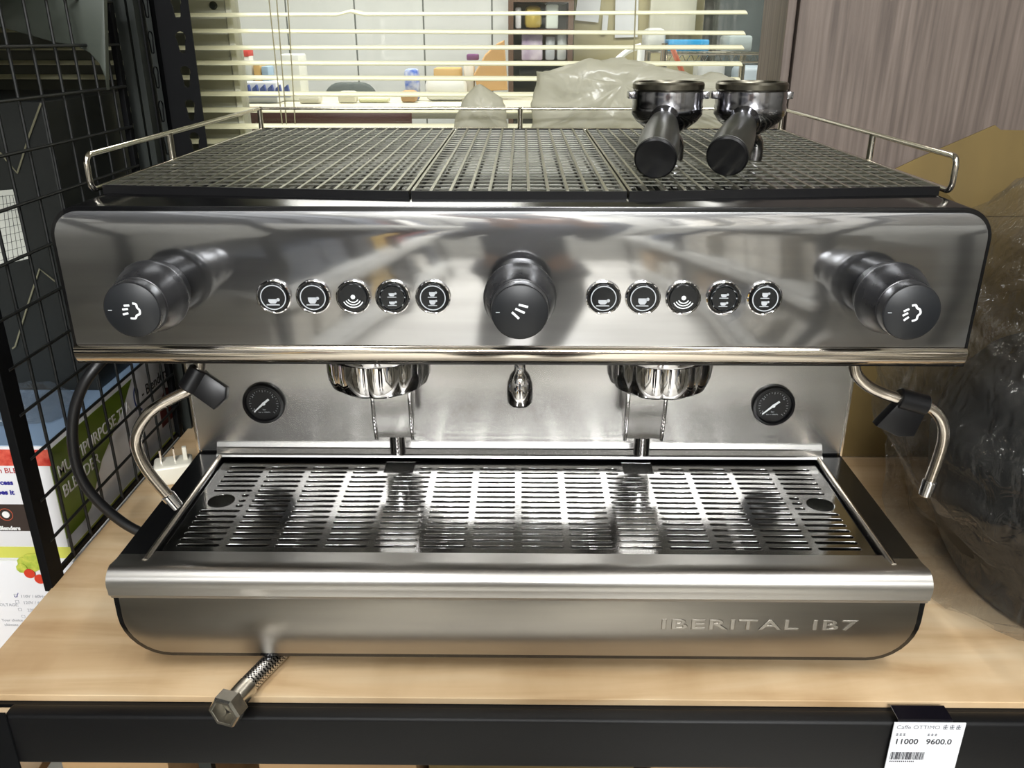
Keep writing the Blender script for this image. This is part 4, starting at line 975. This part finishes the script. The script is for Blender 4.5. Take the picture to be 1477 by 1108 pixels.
# ceiling lamps, both rooms; the two over the aisle are added for brightness
for n, (x, y, sx, sy, lb) in enumerate(((-.55, -.95, .2, 1.2, 'long ceiling lamp left of the aisle'), (.70, -.80, .2, 1.2, 'long ceiling lamp right of the aisle'), (.1, -2.6, 1.25, .34, 'unseen ceiling lamp added over the middle of the aisle'), (.1, -4.0, 1.25, .34, 'unseen ceiling lamp added at the far end of the aisle'),
                                       (-.6, 1.9, 1.25, .65, 'left ceiling lamp panel in the office'), (1.3, 2.0, 1.25, .65, 'right ceiling lamp panel in the office'))):
    cl = thing('ceiling_lamp', lb, 'lamp', (x, y, CEIL))
    MB().box(x-sx/2, x+sx/2, y-sy/2, y+sy/2, CEIL-.05, CEIL-.001, .003).build('housing', 'white_print', cl, smooth=0)
    MB().box(x-sx/2+.015, x+sx/2-.015, y-sy/2+.015, y+sy/2-.015, CEIL-.054, CEIL-.050).build('diffuser', mat('lamp_glow', (255, 250, 240), .5, emit=3), cl, smooth=0)

# ------------------------------------------------------------------ the aisle behind the camera (seen in the steel)
random.seed(11)
def aisle_rack(x0, x1, y0, y1, face, label):
    r = thing('storage_rack', label, 'rack', ((x0+x1)/2, (y0+y1)/2, FZ))
    for x in (x0, x1-.035):
        for y in (y0, (y0+y1)/2, y1-.035): MB().box(x, x+.035, y, y+.035, FZ, 1.2, .001).build('upright', 'rack', r, smooth=0)
    for z in (-.62, -.08, .46, .98):
        MB().box(x0+.002, x1-.002, y0+.002, y1-.002, z, z+.018).build('board', M['post_light'], r, smooth=0)
        MB().box(face-.008, face+.008, y0, y1, z-.055, z-.001, .002).build('beam', 'beam_light' if False else M['post_light'], r, smooth=0)
    return r
M['post_light'] = mat('rack_beam_grey', (170, 168, 160), .4)
aisle_rack(-1.20, -.66, -3.4, -.80, -.652, 'long rack on the left side of the aisle behind the camera')
aisle_rack(.80, 1.34, -3.4, -.80, .792, 'long rack on the right side of the aisle behind the camera')
bcol = [cm('aisle_box_%d' % i, c, .5) for i, c in enumerate(((42, 45, 52), (196, 190, 176), (176, 150, 116), (74, 78, 86), (214, 210, 200), (120, 46, 44), (196, 160, 72), (92, 98, 110)))]
for side in (-1, 1):
    for z in (-.60, -.06, .48):
        y = -.86
        while y > -3.2:
            wdt = random.uniform(.18, .38); h_ = random.uniform(.18, .40)
            pick = random.choice((0, 3, 7, 4, 3, 5, 6, 1)) if side < 0 else random.choice((1, 4, 2, 4, 1, 1, 7, 4))
            x0, x1 = (-1.12, -.70-random.uniform(0, .1)) if side < 0 else (.84+random.uniform(0, .1), 1.26)
            o = MB().box(x0, x1, y-wdt, y, z+.0005, z+h_, .003).build('carton', bcol[pick], smooth=0)
            tag(o, 'carton stored on the %s aisle rack behind the camera' % ('left' if side < 0 else 'right'), 'carton', 'cartons on the %s aisle rack' % ('left' if side < 0 else 'right'))
            y -= wdt+random.uniform(.02, .10)
# wire grid leaning on the right aisle rack
wd2 = thing('wire_grid', 'black wire grid on the right aisle rack behind the camera', 'grid panel', (.775, -1.9, -.3))
for i in range(17): MB().cyl((.775, -2.9+.12*i, -.60), (.775, -2.9+.12*i, 1.0), .003, n=6).build('vertical_wire', 'wire', wd2, smooth=0)
for i in range(14): MB().cyl((.779, -2.9, -.60+.12*i), (.779, -.98, -.60+.12*i), .003, n=6).build('horizontal_wire', 'wire', wd2, smooth=0)

# person taking the picture
pn = thing('person', 'person in a dark grey shirt and black trousers holding up a phone', 'person', (0, -1.16, FZ))
def skin_mesh(name, verts, edges, radii, m, parent, sub=2, root=0):
    me = bpy.data.meshes.new(name); me.from_pydata([Vector(v) for v in verts], edges, [])
    o = bpy.data.objects.new(name, me); COL.objects.link(o)
    md = o.modifiers.new('s', 'SKIN'); md.use_smooth_shade = True
    for i, r in enumerate(radii):
        sv = me.skin_vertices[0].data[i]; sv.radius = (r, r) if not isinstance(r, tuple) else r; sv.use_root = (i == root)
    sd = o.modifiers.new('d', 'SUBSURF'); sd.levels = sub; sd.render_levels = sub
    m2 = bpy.data.meshes.new_from_object(o.evaluated_get(bpy.context.evaluated_depsgraph_get()))
    bpy.data.objects.remove(o); mb = MB(); mb.mesh(m2); return mb.build(name, m, parent, smooth=80)
BY = -1.18; G = FZ
skin = mat('skin', (206, 160, 132), .5, sub=.1)
V = [(0, BY, G+.92), (0, BY, G+1.08), (0, BY, G+1.26), (0, BY, G+1.40), (0, BY+.01, G+1.47), (0, BY+.03, G+1.54),
     (.17, BY, G+1.38), (.23, BY+.06, G+1.14), (.10, BY+.30, G+1.36), (.065, BY+.385, G+1.44),
     (-.17, BY, G+1.38), (-.23, BY+.06, G+1.14), (-.10, BY+.30, G+1.36), (-.065, BY+.385, G+1.44),
     (.09, BY, G+.86), (.10, BY+.01, G+.48), (.10, BY-.02, G+.09), (.105, BY+.11, G+.035),
     (-.09, BY, G+.86), (-.10, BY+.01, G+.48), (-.10, BY-.02, G+.09), (-.105, BY+.11, G+.035)]
Ed = [(0, 1), (1, 2), (2, 3), (3, 4), (4, 5), (3, 6), (6, 7), (7, 8), (8, 9), (3, 10), (10, 11), (11, 12), (12, 13), (0, 14), (14, 15), (15, 16), (16, 17), (0, 18), (18, 19), (19, 20), (20, 21)]
R = [(.15, .11), (.135, .10), (.155, .11), (.12, .09), .055, .05, .07, .045, .032, .024, .07, .045, .032, .024, .09, .06, .042, .035, .09, .06, .042, .035]
skin_mesh('body', V, Ed, R, skin, pn)
grow = lambda r, k: (r[0]+k, r[1]+k) if isinstance(r, tuple) else r+k
idx = [0, 1, 2, 3, 6, 7, 8, 10, 11, 12]
mp_ = {a: i for i, a in enumerate(idx)}
skin_mesh('shirt', [V[i] for i in idx], [(mp_[a], mp_[b]) for a, b in Ed if a in mp_ and b in mp_], [grow(R[i], .014) for i in idx], mat('shirt_grey', (128, 132, 140), .8), pn)
idx = [0, 14, 15, 16, 18, 19, 20]; mp_ = {a: i for i, a in enumerate(idx)}
skin_mesh('trousers', [V[i] for i in idx], [(mp_[a], mp_[b]) for a, b in Ed if a in mp_ and b in mp_], [grow(R[i], .012) for i in idx], mat('trousers_black', (28, 28, 32), .8), pn)
for s in (-1, 1):
    MB().box(s*.105-.045, s*.105+.045, BY-.07, BY+.19, G+.0, G+.085, .03, 4).build('shoe', mat('shoe', (200, 200, 196), .5), pn)
HC = Vector((0, BY+.045, G+1.61))
hd = MB().lathe([(0, -.118), (.030, -.112), (.052, -.09), (.068, -.05), (.076, 0), (.077, .04), (.066, .085), (.040, .112), (0, .120)], Matrix.Translation(HC) @ Matrix.Diagonal((1, 1.18, 1, 1)), 28)
hd.tube([HC+Vector((0, .082, .02)), HC+Vector((0, .104, -.022)), HC+Vector((0, .088, -.032))], .010, 8)
for s in (-1, 1): hd.lathe([(0, -.008), (.016, -.006), (.020, 0), (.014, .006), (0, .008)], Matrix.Translation(HC+Vector((s*.079, 0, -.005))) @ Matrix.Rotation(PI/2, 4, 'Y') @ Matrix.Diagonal((1.5, 1, 1, 1)), 14)
hd = hd.build('head', skin, pn)
for s in (-1, 1):
    MB().lathe([(0, -.009), (.007, -.006), (.010, 0), (.007, .006), (0, .009)], Matrix.Translation(HC+Vector((s*.030, .078, .008))) @ Matrix.Diagonal((1.4, .6, 1, 1)), 14).build('eye', mat('eye_dark', (40, 34, 32), .2), hd)
MB().tube([HC+Vector((-.024, .083, -.056)), HC+Vector((0, .089, -.058)), HC+Vector((.024, .083, -.056))], .0045, 8).build('mouth', mat('lips', (150, 84, 76), .5), hd)
MB().lathe([(.0805, -.01), (.084, .03), (.074, .09), (.045, .122), (0, .131)], Matrix.Translation(HC+Vector((0, -.012, .0))) @ Matrix.Rotation(math.radians(-14), 4, 'X') @ Matrix.Diagonal((1, 1.2, 1, 1)), 28).build('hair', mat('hair', (22, 20, 19), .6), hd)
for s in (-1, 1):
    H0 = Vector(V[9 if s > 0 else 13])
    hb = MB(); hb.lathe([(0, -.045), (.018, -.040), (.030, -.02), (.032, .012), (.024, .036), (0, .042)], Matrix.Translation(H0+Vector((s*.022, .045, .010))) @ Matrix.Rotation(s*.15, 4, 'Y') @ Matrix.Diagonal((.55, 1, 1.15, 1)), 18)
    for k in range(4):
        f = H0+Vector((s*.018, .074, .042-.021*k)); L = (.9, 1, .95, .75)[k]
        hb.tube([f+Vector((s*.006, -.03, 0)), f+Vector((s*.010, .006*L, 0)), f+Vector((-s*.004, .022*L, .0)), f+Vector((-s*.022*L, .019*L, 0))], .0082, 8, sub=4)
    hb.tube([H0+Vector((s*.012, .030, .030)), H0+Vector((s*.002, .040, .052)), H0+Vector((-s*.014, .046, .060))], .0095, 8, sub=4)
    hb.build('hand', skin, pn)
ph = thing('phone', 'black phone held up by the person behind the camera', 'phone', (0, -.735, .53))
MB().box(-.075, .075, -.7335, -.7255, .545, .62, .003, 3).build('case', 'black_gloss', ph)
MB().lathe([(.0045, 0), (.009, 0), (.009, .0025), (.0045, .0025)], Matrix.Translation((.0, -.7255, .5812)) @ Matrix.Rotation(-PI/2, 4, 'X'), 20).build('lens_ring', 'chrome', ph)
